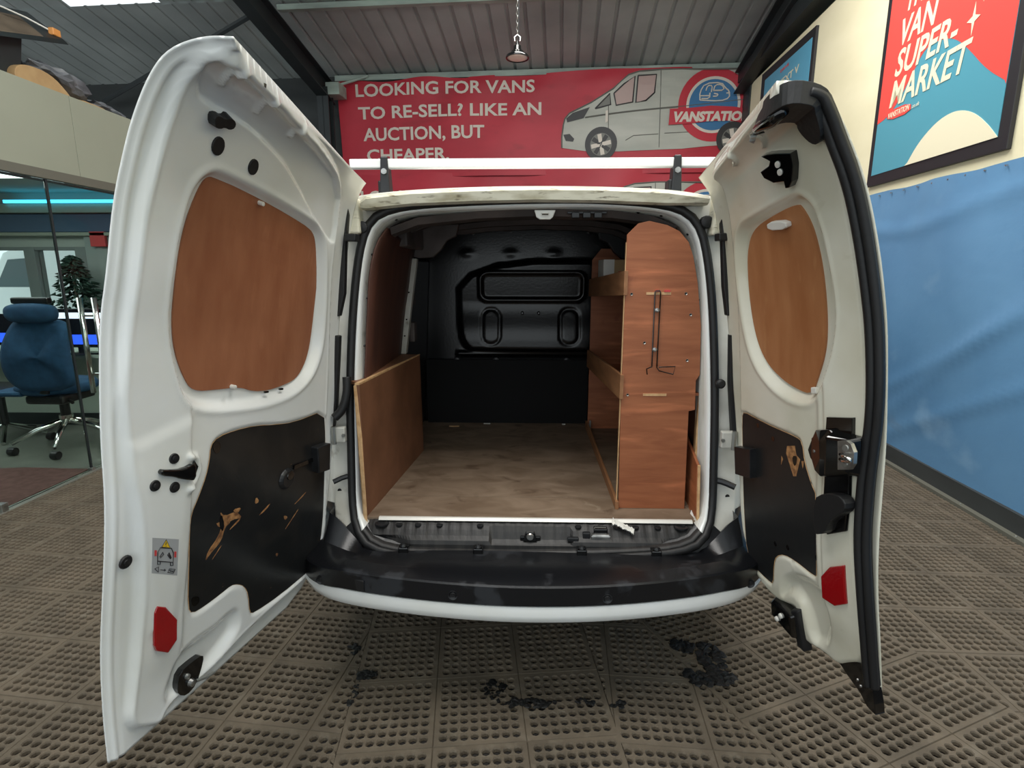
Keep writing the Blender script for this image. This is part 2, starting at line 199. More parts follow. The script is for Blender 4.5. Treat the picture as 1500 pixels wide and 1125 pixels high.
M = dict(
 paint=mat('white_paint', (240, 242, 241), .22, col2=(231, 232, 226), scale=(3, 3, 3), coat=.5),
 paint_r=mat('cream_white_paint', (234, 232, 217), .22, col2=(214, 210, 188), scale=(3, 3, 3), coat=.5, spots=[((200, 194, 170), (9, 9, 14), .66, .8)]),
 dirty=mat('dirty_white_paint', (222, 218, 198), .4, col2=(170, 162, 134), scale=(9, 9, 30), lo=.45, hi=.75, spots=[((110, 100, 78), (22, 22, 90), .6, .75)]),
 dull=mat('jamb_paint', (205, 204, 196), .35, col2=(176, 172, 160), scale=(6, 6, 6), lo=.4, hi=.7, spots=[((120, 112, 98), (14, 14, 14), .64, .8)]),
 inner=mat('inside_shaded_paint', (104, 94, 90), .6, col2=(76, 68, 64), scale=(7, 7, 7)),  # white paint inside the van, with its shade put into the dark grey-brown
 ply_win=mat('orange_brown_plywood', (166, 108, 76), .55, col2=(150, 92, 62), scale=(18, 18, 5), lo=.3, hi=.7, bump=.0006, bscale=(60, 60, 14), spots=[((180, 122, 88), (26, 26, 6), .62, .9)]),
 ply_r=mat('bright_orange_plywood', (184, 126, 82), .55, col2=(164, 104, 62), scale=(16, 16, 4), lo=.3, hi=.7, bump=.0006, bscale=(60, 60, 14), spots=[((198, 146, 98), (22, 22, 5), .62, .9)]),
 ply_rack=mat('red_brown_plywood', (164, 100, 64), .5, col2=(140, 80, 48), scale=(4, 4, 28), lo=.3, hi=.72, bump=.0005, bscale=(10, 10, 90), dist=.8, spots=[((196, 120, 80), (3, 3, 22), .56, .78), ((120, 58, 38), (7, 7, 7), .66, .8)]),
 ply_box=mat('old_brown_plywood', (134, 90, 64), .6, col2=(112, 74, 50), scale=(6, 6, 6), bump=.0006, bscale=(30, 30, 30)),
 ply_dark=mat('dark_red_plywood', (92, 56, 44), .6, col2=(74, 44, 34), scale=(9, 9, 3)),
 edge=mat('pale_wood_edge', (216, 178, 132), .6, col2=(192, 150, 104), scale=(40, 40, 40)),
 lip=mat('raw_plank', (158, 112, 74), .6, col2=(130, 88, 56), scale=(30, 6, 30), lo=.3, hi=.7),
 floorply=mat('worn_floor_plywood', (134, 115, 96), .65, col2=(104, 85, 67), scale=(5, 9, 5), lo=.3, hi=.7, bump=.0008, bscale=(12, 40, 12), dist=1, spots=[((76, 56, 40), (7, 12, 7), .6, .78), ((150, 134, 114), (10, 14, 10), .66, .85)]),
 black=mat('black_plastic', (26, 27, 29), .38, col2=(36, 37, 39), scale=(20, 20, 20)),
 bumper=mat('black_bumper_plastic', (20, 21, 24), .30, col2=(38, 40, 44), scale=(7, 7, 7), lo=.56, hi=.62, rough2=.55, bump=.0003, bscale=(150, 150, 150)),
 rubber=mat('black_rubber', (24, 24, 25), .5, bump=.0006, bscale=(90, 90, 90)),
 gloss=mat('gloss_black', (10, 10, 11), .12, coat=.5),
 sill=mat('scuffed_black_plastic', (24, 23, 23), .5, col2=(44, 42, 40), scale=(50, 9, 9), lo=.45, hi=.7, bump=.0005, bscale=(70, 20, 20)),
 panel=mat('painted_black_board', (30, 31, 32), .33, col2=(44, 42, 40), scale=(12, 5, 5), lo=.5, hi=.75, dist=1.5, bump=.0006, bscale=(14, 10, 10), spots=[((112, 88, 64), (5, 40, 40), .70, .74)]),
 panel_r=mat('painted_black_board_clean', (30, 31, 32), .4, col2=(42, 40, 38), scale=(8, 5, 5), lo=.5, hi=.75, bump=.0006, bscale=(20, 20, 20)),
 raw=mat('torn_board', (188, 138, 88), .85, col2=(120, 80, 50), scale=(60, 60, 60), bump=.002, bscale=(80, 80, 80)),
 bulk=mat('bulkhead_black', (12, 12, 13), .24, col2=(15, 15, 17), scale=(10, 10, 10), bump=.0004, bscale=(80, 80, 80)),
 bulk_low=mat('bulkhead_felt', (7, 7, 8), .9),
 silver=mat('bare_metal', (190, 190, 186), .28, .9, col2=(150, 150, 148), scale=(30, 30, 30)),
 chrome=mat('chrome', (215, 215, 212), .12, 1),
 zinc=mat('zinc', (170, 172, 168), .35, .8),
 red=mat('red_reflector', (158, 3, 14), .12, coat=1, bump=.0008, bscale=(160, 160, 160)),
 strip=mat('pale_aluminium', (226, 224, 216), .4, .2),
 white=mat('white_plastic', (232, 230, 222), .4),
 label=mat('grey_label', (172, 174, 176), .45), ink=mat('dark_print', (52, 50, 52), .5), yellow=mat('yellow_print', (238, 196, 40), .5), redp=mat('red_print', (206, 70, 70), .5),
 mat=mat('brown_rubber_mat', (102, 91, 76), .8, col2=(84, 75, 62), scale=(5, 5, 5), lo=.35, hi=.65, bump=.0008, bscale=(120, 120, 120), spots=[((108, 99, 85), (14, 14, 14), .56, .74), ((46, 42, 38), (3.1, 3.1, 3), .66, .8)]),
 concrete=mat('dark_floor', (40, 37, 34), .9, col2=(24, 22, 20), scale=(3, 3, 3)),
 offloor=mat('office_floor', (120, 122, 114), .25, col2=(104, 106, 100), scale=(1.5, 1.5, 1.5)),
 gunk=mat('black_wet_dirt', (8, 8, 7), .6, bump=.004, bscale=(60, 60, 60)),
 roof=mat('grey_roof_sheet', (178, 184, 182), .55, col2=(152, 158, 157), scale=(1, 1, 1)),
 steel=mat('dark_steel', (40, 48, 50), .5, col2=(30, 36, 38), scale=(2, 2, 2)),
 purlin=mat('galvanised_purlin', (170, 186, 176), .45, col2=(140, 152, 146), scale=(2, 8, 8)),
 darkwall=mat('dark_back_wall', (62, 66, 66), .7, col2=(44, 48, 48), scale=(1, 1, 3)),
 cream=mat('cream_wall_board', (246, 238, 204), .6, col2=(234, 226, 190), scale=(1.2, 1.2, 2.5), lo=.35, hi=.7),
 tarp=mat('blue_tarpaulin', (106, 154, 194), .42, col2=(88, 136, 178), scale=(.7, .9, 1.2), lo=.3, hi=.7, bump=.004, bscale=(3, 3, 5), spots=[((134, 172, 204), (1.3, 1.6, 2.2), .6, .8), ((120, 130, 136), (.6, .6, 1.9), .66, .8)]),
 banner=mat('red_banner', (196, 44, 62), .5, col2=(178, 34, 52), scale=(1, 1, 2), spots=[((150, 34, 46), (1.2, 1.2, 3), .58, .75)]),
 bwhite=mat('banner_white', (226, 216, 204), .55), bvan=mat('banner_van', (196, 196, 186), .5, col2=(176, 178, 168), scale=(1, 1, 4)),
 bdark=mat('banner_dark', (52, 52, 54), .5), bglass=mat('banner_glass', (190, 164, 158), .5), bblue=mat('banner_blue', (62, 120, 168), .5), bred=mat('banner_logo_red', (200, 50, 66), .5),
 bgrey=mat('banner_grey', (120, 120, 114), .5),
 pteal=mat('poster_teal', (84, 158, 178), .45), pred=mat('poster_red', (236, 84, 76), .45), pcream=mat('poster_cream', (240, 232, 202), .5), pblack=mat('poster_frame', (38, 38, 42), .5),
 psky=mat('poster_sky', (96, 172, 204), .45),
 fascia=mat('greenish_fascia', (158, 162, 146), .6, col2=(148, 152, 136), scale=(.6, .6, .6)),
 trim=mat('bronze_trim', (104, 104, 94), .5),
 offwall=mat('office_wall', (178, 186, 178), .7), blueband=mat('blue_band', (74, 98, 124), .7), curtain=mat('grey_curtain', (150, 160, 156), .8),
 blind=mat('office_frame', (128, 136, 134), .6), mattred=mat('maroon_mat', (104, 72, 66), .95, col2=(88, 58, 54), scale=(20, 20, 20)),
 chair=mat('blue_chair_cloth', (36, 78, 112), .85, col2=(30, 66, 98), scale=(20, 20, 20), bump=.001, bscale=(200, 200, 200)),
 desk=mat('pale_desk', (168, 178, 166), .5), screen=mat('monitor_black', (18, 20, 30), .25), bluescreen=emit('blue_screen', (40, 80, 230), 1.2), whitescreen=emit('white_screen', (225, 228, 240), .8),
 led=emit('blue_led', (70, 200, 245), 2.2), green=mat('dark_green_needles', (38, 66, 52), .8, col2=(24, 44, 36), scale=(30, 30, 30)),
 card=mat('cardboard', (186, 156, 112), .75, col2=(170, 138, 96), scale=(6, 6, 6)), greybag=mat('grey_plastic_sheet', (120, 124, 130), .4, col2=(90, 94, 100), scale=(8, 8, 8), bump=.01, bscale=(14, 14, 14)),
 board=mat('brown_board', (112, 100, 84), .7, col2=(80, 70, 58), scale=(3, 3, 3)), orange=mat('orange_plastic', (220, 150, 80), .5),
 vanwhite=mat('parked_van_white', (232, 236, 236), .3), vanglass=mat('parked_van_glass', (70, 88, 92), .1), tyre=mat('tyre', (22, 22, 22), .8),
 lampglass=mat('lamp_glass', (226, 190, 176), .2), tarmac=mat('yard_tarmac', (130, 132, 130), .9), carpet=mat('threshold_metal', (150, 150, 140), .35, .6),
 headliner=mat('roof_underside', (84, 74, 70), .7, col2=(58, 52, 50), scale=(6, 6, 6)),
)
g = bpy.data.materials.new('clear_glass'); g.use_nodes = True; b_ = g.node_tree.nodes['Principled BSDF']
b_.inputs['Base Color'].default_value = (.86, .95, .92, 1); b_.inputs['Transmission Weight'].default_value = 1; b_.inputs['Roughness'].default_value = 0; b_.inputs['IOR'].default_value = 1.12
M['glass'] = g

# ---------------------------------------------------------------- helpers
def tag(o, label=None, cat=None, group=None, kind=None):
    if label: o['label'] = label
    if cat: o['category'] = cat
    if group: o['group'] = group
    if kind: o['kind'] = kind
    return o
def empty(name, loc=(0, 0, 0), rz=0, **k):
    o = bpy.data.objects.new(name, None); COL.objects.link(o); o.location = loc; o.rotation_euler = (0, 0, rz); o.empty_display_size = .1
    return tag(o, **k)
def link(name, me, m, parent=None, smooth=False, bevel=0, segs=2, base=None, **k):
    o = bpy.data.objects.new(name, me); COL.objects.link(o)
    if m is not None:
        for mm in (m if isinstance(m, (list, tuple)) else [m]): me.materials.append(M[mm] if isinstance(mm, str) else mm)
    if smooth: me.polygons.foreach_set('use_smooth', [True] * len(me.polygons))
    if bevel:
        b = o.modifiers.new('bevel', 'BEVEL'); b.width = bevel; b.segments = segs; b.limit_method = 'ANGLE'; b.angle_limit = R(40)
    if parent is not None:
        o.parent = parent
        o.matrix_parent_inverse = parent.matrix_basis.inverted() if parent.parent is None else Matrix()
    else:
        v = np.empty(len(me.vertices) * 3); me.vertices.foreach_get('co', v); v = v.reshape(-1, 3)
        c = Vector(((v[:, 0].min() + v[:, 0].max()) / 2, (v[:, 1].min() + v[:, 1].max()) / 2, v[:, 2].min())) if base is None else Vector(base)
        me.transform(Matrix.Translation(-c)); o.location = c
    return tag(o, **k)
class MB:
    def __init__(s, f=None): s.v = []; s.f = []; s.mi = []; s.fn = f; s.cur = 0
    def add(s, vs, fs):
        n = len(s.v); s.v += [tuple(map(float, v)) for v in vs]; s.f += [tuple(n + i for i in q) for q in fs]; s.mi += [s.cur] * len(fs); return s
    def box(s, x0, y0, z0, x1, y1, z1):
        return s.add([(x0, y0, z0), (x1, y0, z0), (x1, y1, z0), (x0, y1, z0), (x0, y0, z1), (x1, y0, z1), (x1, y1, z1), (x0, y1, z1)],
                     [(0, 3, 2, 1), (4, 5, 6, 7), (0, 1, 5, 4), (1, 2, 6, 5), (2, 3, 7, 6), (3, 0, 4, 7)])
    def hexa(s, bot, top):  # 4+4 corners
        return s.add(list(bot) + list(top), [(3, 2, 1, 0), (4, 5, 6, 7), (0, 1, 5, 4), (1, 2, 6, 5), (2, 3, 7, 6), (3, 0, 4, 7)])
    def prism(s, poly, a0, a1, ax='y'):
        n = len(poly)
        def P(p, a): return {'y': (p[0], a, p[1]), 'x': (a, p[0], p[1]), 'z': (p[0], p[1], a)}[ax]
        return s.add([P(p, a0) for p in poly] + [P(p, a1) for p in poly], [tuple(range(n))[::-1], tuple(range(n, 2 * n))] + [(i, (i + 1) % n, n + (i + 1) % n, n + i) for i in range(n)])
    def tube(s, pts, r, n=8, closed=False, cap=True):
        P = [Vector(p) for p in pts]; m = len(P); rr = r if isinstance(r, (list, tuple)) else [r] * m
        rings = []; up = None
        for i in range(m):
            a = P[(i - 1) % m] if (closed or i > 0) else P[i]; b = P[(i + 1) % m] if (closed or i < m - 1) else P[i]
            t = (b - a).normalized()
            if up is None:
                up = Vector((0, 0, 1)) if abs(t.z) < .9 else Vector((1, 0, 0))
            u = (up - t * up.dot(t)).normalized(); up = u; w_ = t.cross(u)
            rings.append([P[i] + (u * math.cos(2 * math.pi * k / n) + w_ * math.sin(2 * math.pi * k / n)) * rr[i] for k in range(n)])
        vs = [p for q in rings for p in q]; fs = []
        for i in range(m if closed else m - 1):
            j = (i + 1) % m
            for k in range(n): fs.append((i * n + k, i * n + (k + 1) % n, j * n + (k + 1) % n, j * n + k))
        if cap and not closed: fs += [tuple(range(n))[::-1], tuple(range((m - 1) * n, m * n))]
        return s.add(vs, fs)
    def lathe(s, prof, c=(0, 0, 0), n=16, ax='z'):
        vs = []
        for r, h in prof:
            for k in range(n):
                a = 2 * math.pi * k / n; x, y = r * math.cos(a), r * math.sin(a)
                p = {'z': (x, y, h), 'y': (x, h, y), 'x': (h, x, y)}[ax]; vs.append((p[0] + c[0], p[1] + c[1], p[2] + c[2]))
        m = len(prof); fs = [(i * n + k, i * n + (k + 1) % n, (i + 1) * n + (k + 1) % n, (i + 1) * n + k) for i in range(m - 1) for k in range(n)]
        fs += [tuple(range(n))[::-1], tuple(range((m - 1) * n, m * n))]
        return s.add(vs, fs)
    def rings(s, rs, closed=True, cap0=False, cap1=False):
        n = len(rs[0]); vs = [p for r in rs for p in r]; fs = []
        for i in range(len(rs) - 1):
            for k in range(n if closed else n - 1): fs.append((i * n + k, i * n + (k + 1) % n, (i + 1) * n + (k + 1) % n, (i + 1) * n + k))
        if cap0: fs.append(tuple(range(n))[::-1])
        if cap1: fs.append(tuple(range((len(rs) - 1) * n, len(rs) * n)))
        return s.add(vs, fs)
    def mesh(s, name):
        v = s.v
        if s.fn is not None: v = [tuple(p) for p in s.fn(np.array(v))]
        me = bpy.data.meshes.new(name); me.from_pydata(v, [], s.f); me.update()
        me.polygons.foreach_set('material_index', s.mi)
        bm = bmesh.new(); bm.from_mesh(me); bmesh.ops.recalc_face_normals(bm, faces=bm.faces); bm.to_mesh(me); bm.free()
        return me
    def build(s, name, m, parent=None, **k): return link(name, s.mesh(name), m, parent, **k)
def chaikin(p, n=2, closed=True):
    p = [tuple(q) for q in p]
    for _ in range(n):
        q = [] if closed else [p[0]]; m = len(p)
        for i in range(m if closed else m - 1):
            a, b = p[i], p[(i + 1) % m]
            q += [tuple(.75 * x + .25 * y for x, y in zip(a, b)), tuple(.25 * x + .75 * y for x, y in zip(a, b))]
        if not closed: q.append(p[-1])
        p = q
    return p
def sdf(poly, X, Y):   # signed distance, positive inside
    P = np.array(poly, float); Q = np.roll(P, -1, 0); best = np.full(X.shape, 1e9); ins = np.zeros(X.shape, bool)
    for (x0, y0), (x1, y1) in zip(P, Q):
        dx, dy = x1 - x0, y1 - y0; l = dx * dx + dy * dy + 1e-12
        t = np.clip(((X - x0) * dx + (Y - y0) * dy) / l, 0, 1); best = np.minimum(best, (X - x0 - t * dx) ** 2 + (Y - y0 - t * dy) ** 2)
        c = ((y0 > Y) != (y1 > Y)) & (X < dx * (Y - y0) / (dy if abs(dy) > 1e-12 else 1e-12) + x0); ins ^= c
    return np.where(ins, 1, -1) * np.sqrt(best)
def pdist(line, X, Y):
    best = np.full(X.shape, 1e9)
    for (x0, y0), (x1, y1) in zip(line, line[1:]):
        dx, dy = x1 - x0, y1 - y0; t = np.clip(((X - x0) * dx + (Y - y0) * dy) / (dx * dx + dy * dy + 1e-12), 0, 1)
        best = np.minimum(best, (X - x0 - t * dx) ** 2 + (Y - y0 - t * dy) ** 2)
    return np.sqrt(best)
def ss(x, a, b): t = np.clip((x - a) / (b - a), 0, 1); return t * t * (3 - 2 * t)
def flat(poly, step=None, holes=()):
    """triangulated flat polygon cut on a lattice: (verts 2d, faces, boundary loop edges)"""
    bm = bmesh.new(); bm.faces.new([bm.verts.new((p[0], p[1], 0)) for p in poly])
    if step:
        xs = [p[0] for p in poly]; ys = [p[1] for p in poly]
        for ax, lo, hi in ((0, min(xs), max(xs)), (1, min(ys), max(ys))):
            q = lo + step
            while q < hi:
                no = (1, 0, 0) if ax == 0 else (0, 1, 0); co = (q, 0, 0) if ax == 0 else (0, q, 0)
                bmesh.ops.bisect_plane(bm, geom=bm.verts[:] + bm.edges[:] + bm.faces[:], plane_co=co, plane_no=no); q += step
    bmesh.ops.triangulate(bm, faces=bm.faces[:]); bm.verts.index_update()
    V = [(v.co.x, v.co.y) for v in bm.verts]; F = [tuple(v.index for v in f.verts) for f in bm.faces]
    E = [(e.verts[0].index, e.verts[1].index) for e in bm.edges if len(e.link_faces) == 1]; bm.free()
    return V, F, E
def plate(mb, poly, t0, t1, step=.06, f3=lambda a, b, t: (a, b, t)):
    V, F, E = flat(poly, step); n = len(V)
    mb.add([f3(a, b, t0) for a, b in V] + [f3(a, b, t1) for a, b in V], [tuple(reversed(f)) for f in F] + [tuple(n + i for i in f) for f in F] + [(a, b, n + b, n + a) for a, b in E])
    return mb
def text_mesh(body, size, bold=.0, ext=.001, shear=0, spacing=1, align='LEFT'):
    c = bpy.data.curves.new('t', 'FONT'); c.body = body; c.size = size; c.offset = bold; c.extrude = ext; c.shear = shear; c.space_character = spacing; c.align_x = align; c.resolution_u = 3
    o = bpy.data.objects.new('t', c); COL.objects.link(o); bpy.context.view_layer.update()
    me = bpy.data.meshes.new_from_object(o.evaluated_get(bpy.context.evaluated_depsgraph_get())); bpy.data.objects.remove(o); return me
def fit_text(body, box, f3, bold=0, shear=0, step=None, quad=None, spacing=1):
    """text fitted into box (x0, y0, x1, y1) then mapped by f3(x, y, t)"""
    me = text_mesh(body, 1, bold, .5, shear, spacing); vs = np.array([v.co[:] for v in me.vertices]); lo, hi = vs.min(0), vs.max(0)
    bm = bmesh.new(); bm.from_mesh(me)
    if step:
        w_ = (hi[0] - lo[0]) * step / max(.05, abs((quad[1][0] - quad[0][0]) if quad else (box[2] - box[0]))); q = lo[0] + w_
        while q < hi[0]:
            bmesh.ops.bisect_plane(bm, geom=bm.verts[:] + bm.edges[:] + bm.faces[:], plane_co=(q, 0, 0), plane_no=(1, 0, 0)); q += w_
    for v in bm.verts:
        u = (v.co.x - lo[0]) / (hi[0] - lo[0]); t = (v.co.y - lo[1]) / (hi[1] - lo[1])
        if quad: # four corners bl br tr tl
            bl, br, tr, tl = quad; x = (bl[0] * (1 - u) + br[0] * u) * (1 - t) + (tl[0] * (1 - u) + tr[0] * u) * t; y = (bl[1] * (1 - u) + br[1] * u) * (1 - t) + (tl[1] * (1 - u) + tr[1] * u) * t
        else: x = box[0] + (box[2] - box[0]) * u; y = box[1] + (box[3] - box[1]) * t
        v.co = f3(x, y, 1 if v.co.z > 0 else 0)
    bmesh.ops.recalc_face_normals(bm, faces=bm.faces); me2 = bpy.data.meshes.new('lettering'); bm.to_mesh(me2); bm.free(); bpy.data.meshes.remove(me); return me2
def dup_tree(o, parent=None):
    c = o.copy(); COL.objects.link(c)
    if parent is not None: c.parent = parent
    for ch in list(o.children): dup_tree(ch, c)
    return c
# ---------------------------------------------------------------- the building (its own frame is turned 3.6 degrees from the van's)
EA = R(3.6)
def W3(p):
    p = np.atleast_2d(np.array(p, float)); c, s = math.cos(EA), math.sin(EA)
    return np.stack([p[:, 0] * c + p[:, 1] * s, -p[:, 0] * s + p[:, 1] * c, p[:, 2]], 1)
def w3(x, y, z): return tuple(W3((x, y, z))[0])
WX, BY = 2.65, 9.3                      # right wall, back wall
def roof_z(y): return 4.535 + .184 * (9.3 - y)
MB().box(-9, -4, -.05, 7, 13, -.016).build('floor', 'concrete', kind='structure')
# back wall (open under the office roof on the left so the office window looks out into the yard)
m = MB(W3); m.box(-3.4, BY, 0, 4.5, BY + .1, 4.75); m.box(-12, BY, 2.75, -3.4, BY + .1, 4.75)
m.build('wall_back', 'darkwall', kind='structure')
# roof: corrugated sheeting between purlins, with a daylight gap at the left
def roof_sheet(x0, x1, y0, y1, name, pitch=.236, dp=.03):
    if x1 < -4: dp = .008
    m = MB(W3); prof = []; x = x0
    while x < x1 - 1e-6:
        prof += [(x, 0), (x + pitch * .76, 0), (x + pitch * .81, dp), (x + pitch * .94, dp)]; x += pitch
    prof.append((x, 0))
    ys = [y0, y1]; m.rings([[(a, y, roof_z(y) + b) for a, b in prof] for y in ys], closed=False)
    return m.build(name, 'roof', kind='structure')
roof_sheet(-4.3, 4.5, -3.0, BY + .1, 'ceiling')
roof_sheet(-14, -4.3, 7.46, BY + .1, 'ceiling')
roof_sheet(-14, -6.6, 5.6, 7.5, 'ceiling'); roof_sheet(-5.2, -4.3, 5.6, 7.5, 'ceiling')
roof_sheet(-14, -4.3, -3.0, 5.6, 'ceiling')
for i, y in enumerate([7.62, 5.6, 3.4, 1.2, -1.0]):
    MB(W3).box(-3.7, y - .07, roof_z(y) - .075, 4.4, y + .01, roof_z(y) - .01).build('purlin', 'purlin', kind='structure')
MB(W3).box(-3.65, BY - .09, roof_z(BY) - .09, 2.64, BY - .02, roof_z(BY) - .01).build('eaves_beam', 'purlin', kind='structure')
def rafter(x, name='rafter', post=True):
    m = MB(W3); y0, y1 = -2.8, BY - .15
    for dx0, dx1, dz0, dz1 in ((-.09, .09, -.2, -.185), (-.008, .008, -.47, -.2), (-.09, .09, -.485, -.47)):
        m.hexa([(x + dx0, y0, roof_z(y0) + dz0), (x + dx1, y0, roof_z(y0) + dz0), (x + dx1, y1, roof_z(y1) + dz0), (x + dx0, y1, roof_z(y1) + dz0)],
               [(x + dx0, y0, roof_z(y0) + dz1), (x + dx1, y0, roof_z(y0) + dz1), (x + dx1, y1, roof_z(y1) + dz1), (x + dx0, y1, roof_z(y1) + dz1)])
    for dy in ((-.3, -.12) if post else ()):
        m.box(x - .09, y1 + dy, 0 if x > -3.4 else 2.8, x + .09, y1 + dy + .015, roof_z(y1) - .3)
    if post: m.box(x - .006, y1 - .3, 0 if x > -3.4 else 2.8, x + .006, y1 - .12, roof_z(y1) - .3)
    return m.build(name, 'steel', kind='structure')
rafter(-3.72); rafter(2.56, post=False); rafter(-8.6)
# diagonal braces left of the rafter
m = MB(W3); m.tube([(-3.75, 7.2, roof_z(7.2) - .3), (-7.5, 9.1, roof_z(9.1) - .35)], .035, 6); m.tube([(-3.75, 6.2, roof_z(6.2) - .35), (-8.4, 4.6, roof_z(4.6) - .2)], .035, 6)
m.build('roof_brace', 'steel', kind='structure')
m = MB(W3); m.box(-3.66, 8.85, 4.15, -3.45, 9.15, 4.32); m.tube([(-3.6, 9.0, 4.3), (-3.1, 9.2, 4.5)], .02, 6); m.build('rafter_cleat', 'purlin', kind='structure')

# right wall: pale board wall with cladding showing over it, tarpaulin below
m = MB(W3); m.box(WX, -3, 0, WX + .12, 8.9, 4.14); m.build('wall_right', 'cream', kind='structure')
m = MB(W3); pr_ = []; y = -3
while y < BY: pr_ += [(y, 0), (y + .12, 0), (y + .15, .035), (y + .21, .035)]; y += .24
m.rings([[(WX + .16 + b, a, z) for a, b in pr_] for z in (0, roof_z(-3))], closed=False)
m.build('wall_cladding', 'purlin', kind='structure')
MB(W3).box(WX - .02, 8.9, 0, WX + .02, BY, 4.4).build('corner_post', 'steel', kind='structure')
m = MB(W3); m.box(WX - .1, -2.9, roof_z(2) - 1.1, WX + .05, 9.1, roof_z(2) - 1.0) if 0 else None
MB(W3).hexa([(WX - .12, -2, 4.3), (WX + .1, -2, 4.3), (WX + .1, BY - .1, 4.24), (WX - .12, BY - .1, 4.24)], [(WX - .12, -2, 4.52), (WX + .1, -2, 4.52), (WX + .1, BY - .1, 4.42), (WX - .12, BY - .1, 4.42)]).build('wall_beam', 'steel', kind='structure')
sk = empty('skirting_board', w3(WX - .03, 4, 0), kind='structure')
MB(W3).box(WX - .035, -2.5, -.015, WX - .001, 8.9, .135).build('board', 'darkwall', sk)
MB(W3).box(WX - .075, -2.5, -.015, WX - .035, 8.9, .02).build('edge_strip', 'trim', sk)
for y in (2.75, 3.15, 3.6, 4.1, 4.7, 5.4):
    MB(W3).lathe([(.006, 0), (.006, .004), (.002, .006)], (WX - .055, y, .02), 8).build('screw', 'zinc', sk)
# blue tarpaulin: one sheet with folds, fixed with staples
def tarp_x(y, z):
    u = (2.14 - z)
    f = .010 * math.sin(y * 5.1 + 1.3 * math.sin(z * 2)) * math.exp(-u * .5)
    f += .014 * math.exp(-((z - (1.15 - .55 * (y - 3.6))) / .055) ** 2) * (1 if z < 1.6 else .4)
    f += .012 * math.exp(-((z - (.9 - .5 * (y - 3.2))) / .05) ** 2)
    f += .010 * math.exp(-((z - (1.9 + .09 * math.sin(y * 2.3))) / .06) ** 2)
    f += .012 * math.exp(-((z - (.55 - .8 * (y - 4.4))) / .06) ** 2)
    f += .004 * math.sin(y * 23 + z * 6) * math.exp(-u * 5)
    return WX - .012 - max(f, -.008)
m = MB(W3); NY, NZ = 190, 64; ys = np.linspace(-2.5, 8.85, NY); zs = np.linspace(.11, 2.15, NZ)
top = lambda y: 2.145 + .006 * math.sin(y * 9)
m.rings([[(tarp_x(y, z), y, min(z, top(y))) for z in zs] for y in ys], closed=False)
tp = m.build('tarpaulin', 'tarp', smooth=True, label='blue tarpaulin stapled along the lower half of the cream right wall', cat='tarpaulin')
for y in np.arange(2.9, 6.2, .17):
    MB(W3).box(WX - .022, y, 2.118, WX - .010, y + .012, 2.126).build('staple', 'zinc', tp)

# ---- posters on the right wall: (y, z) outlines
def wallprism(poly, x0, x1): return MB(W3).prism(poly, WX - x0, WX - x1, 'x')
po = empty('framed_poster', w3(WX, 4.53, 2.21), label='large framed poster of white slanted words VAN SUPER-MARKET on red and teal', cat='poster')
y0, y1, z0, z1 = 3.76, 5.32, 2.215, 3.95
wallprism([(y0, z0), (y1, z0), (y1, z1), (y0, z1)], .001, .03).build('frame', 'pblack', po, bevel=.003)
iy0, iy1, iz0, iz1 = 3.845, 5.255, 2.30, 3.87
bk = wallprism([(iy0, iz0), (iy1, iz0), (iy1, iz1), (iy0, iz1)], .028, .033).build('print', 'pteal', po)
rd = D['p_red']; redpoly = [(iy1, 2.71)] + chaikin(rd, 2, False)[1:-1] + [(iy0, 2.6), (iy0, iz1), (iy1, iz1)]
wallprism(redpoly, .033, .0345).build('red_field', 'pred', bk)
hill = [(4.78, iz0)] + chaikin(D['p_hill'], 2, False)[1:-1] + [(iy0, iz0)]
wallprism(hill, .033, .036).build('cream_hill', 'pcream', bk)
def wtext(body, quad, mtl, x=.0355, bold=.02, parent=None, shear=.2, name='lettering', step=None):
    me = fit_text(body, (0, 0, 1, 1), lambda a, b, t: w3(WX - x - .0012 * t, a, b), bold, shear, step, quad)
    return link(name, me, mtl, parent)
def q4(yl, yr, zb, zt): return [(yl, zb), (yr, zb), (yr, zt), (yl, zt)]
wtext('THE', q4(5.03, 4.70, 3.47, 3.66), 'pcream', parent=bk)
wtext('VAN', q4(5.06, 4.62, 3.235, 3.43), 'pcream', parent=bk)
wtext('SUPER-', q4(5.08, 4.365, 3.015, 3.21), 'pcream', parent=bk)
wtext('MARKET', q4(5.10, 4.20, 2.795, 2.99), 'pcream', parent=bk)
wallprism(chaikin([(5.12, 2.775), (5.105, 2.70), (4.79, 2.69), (4.80, 2.765)], 1), .036, .0375).build('logo_strip', 'pred', bk)
wtext('VANSTATION', q4(5.095, 4.815, 2.712, 2.755), 'pcream', .0378, .01, bk, .1)
wtext('.co.uk', q4(4.785, 4.69, 2.712, 2.74), 'pcream', .0378, .0, bk, .1)
for cy, cz, r_ in ((4.222, 3.10, .10), (4.15, 3.245, .075)):
    st = []
    for k in range(8):
        rr = r_ if k % 2 == 0 else r_ * .28; a = k * math.pi / 4; st.append((cy + rr * .62 * math.sin(a), cz + rr * math.cos(a)))
    wallprism(st, .036, .0375).build('star', 'pcream', bk)
ps = empty('framed_poster', w3(WX, 7.5, 3.4), label='smaller sky-blue poster in a black frame, half behind the top of the right van door', cat='poster')
wallprism([(8.38, 3.42), (6.74, 3.42), (6.74, 4.05), (8.38, 4.09)], .001, .03).build('frame', 'pblack', ps)
bk = wallprism([(8.24, 3.48), (6.81, 3.48), (6.81, 3.96), (8.24, 3.98)], .028, .033).build('print', 'psky', ps)
wtext('DRIVE', q4(7.68, 7.42, 3.89, 3.92), 'pred', parent=bk, shear=0)
wtext('NEXT V', q4(7.72, 7.1, 3.72, 3.80), 'pcream', parent=bk, shear=0)
wtext('YOUR', q4(8.15, 7.7, 3.66, 3.74), 'pcream', parent=bk, shear=0)

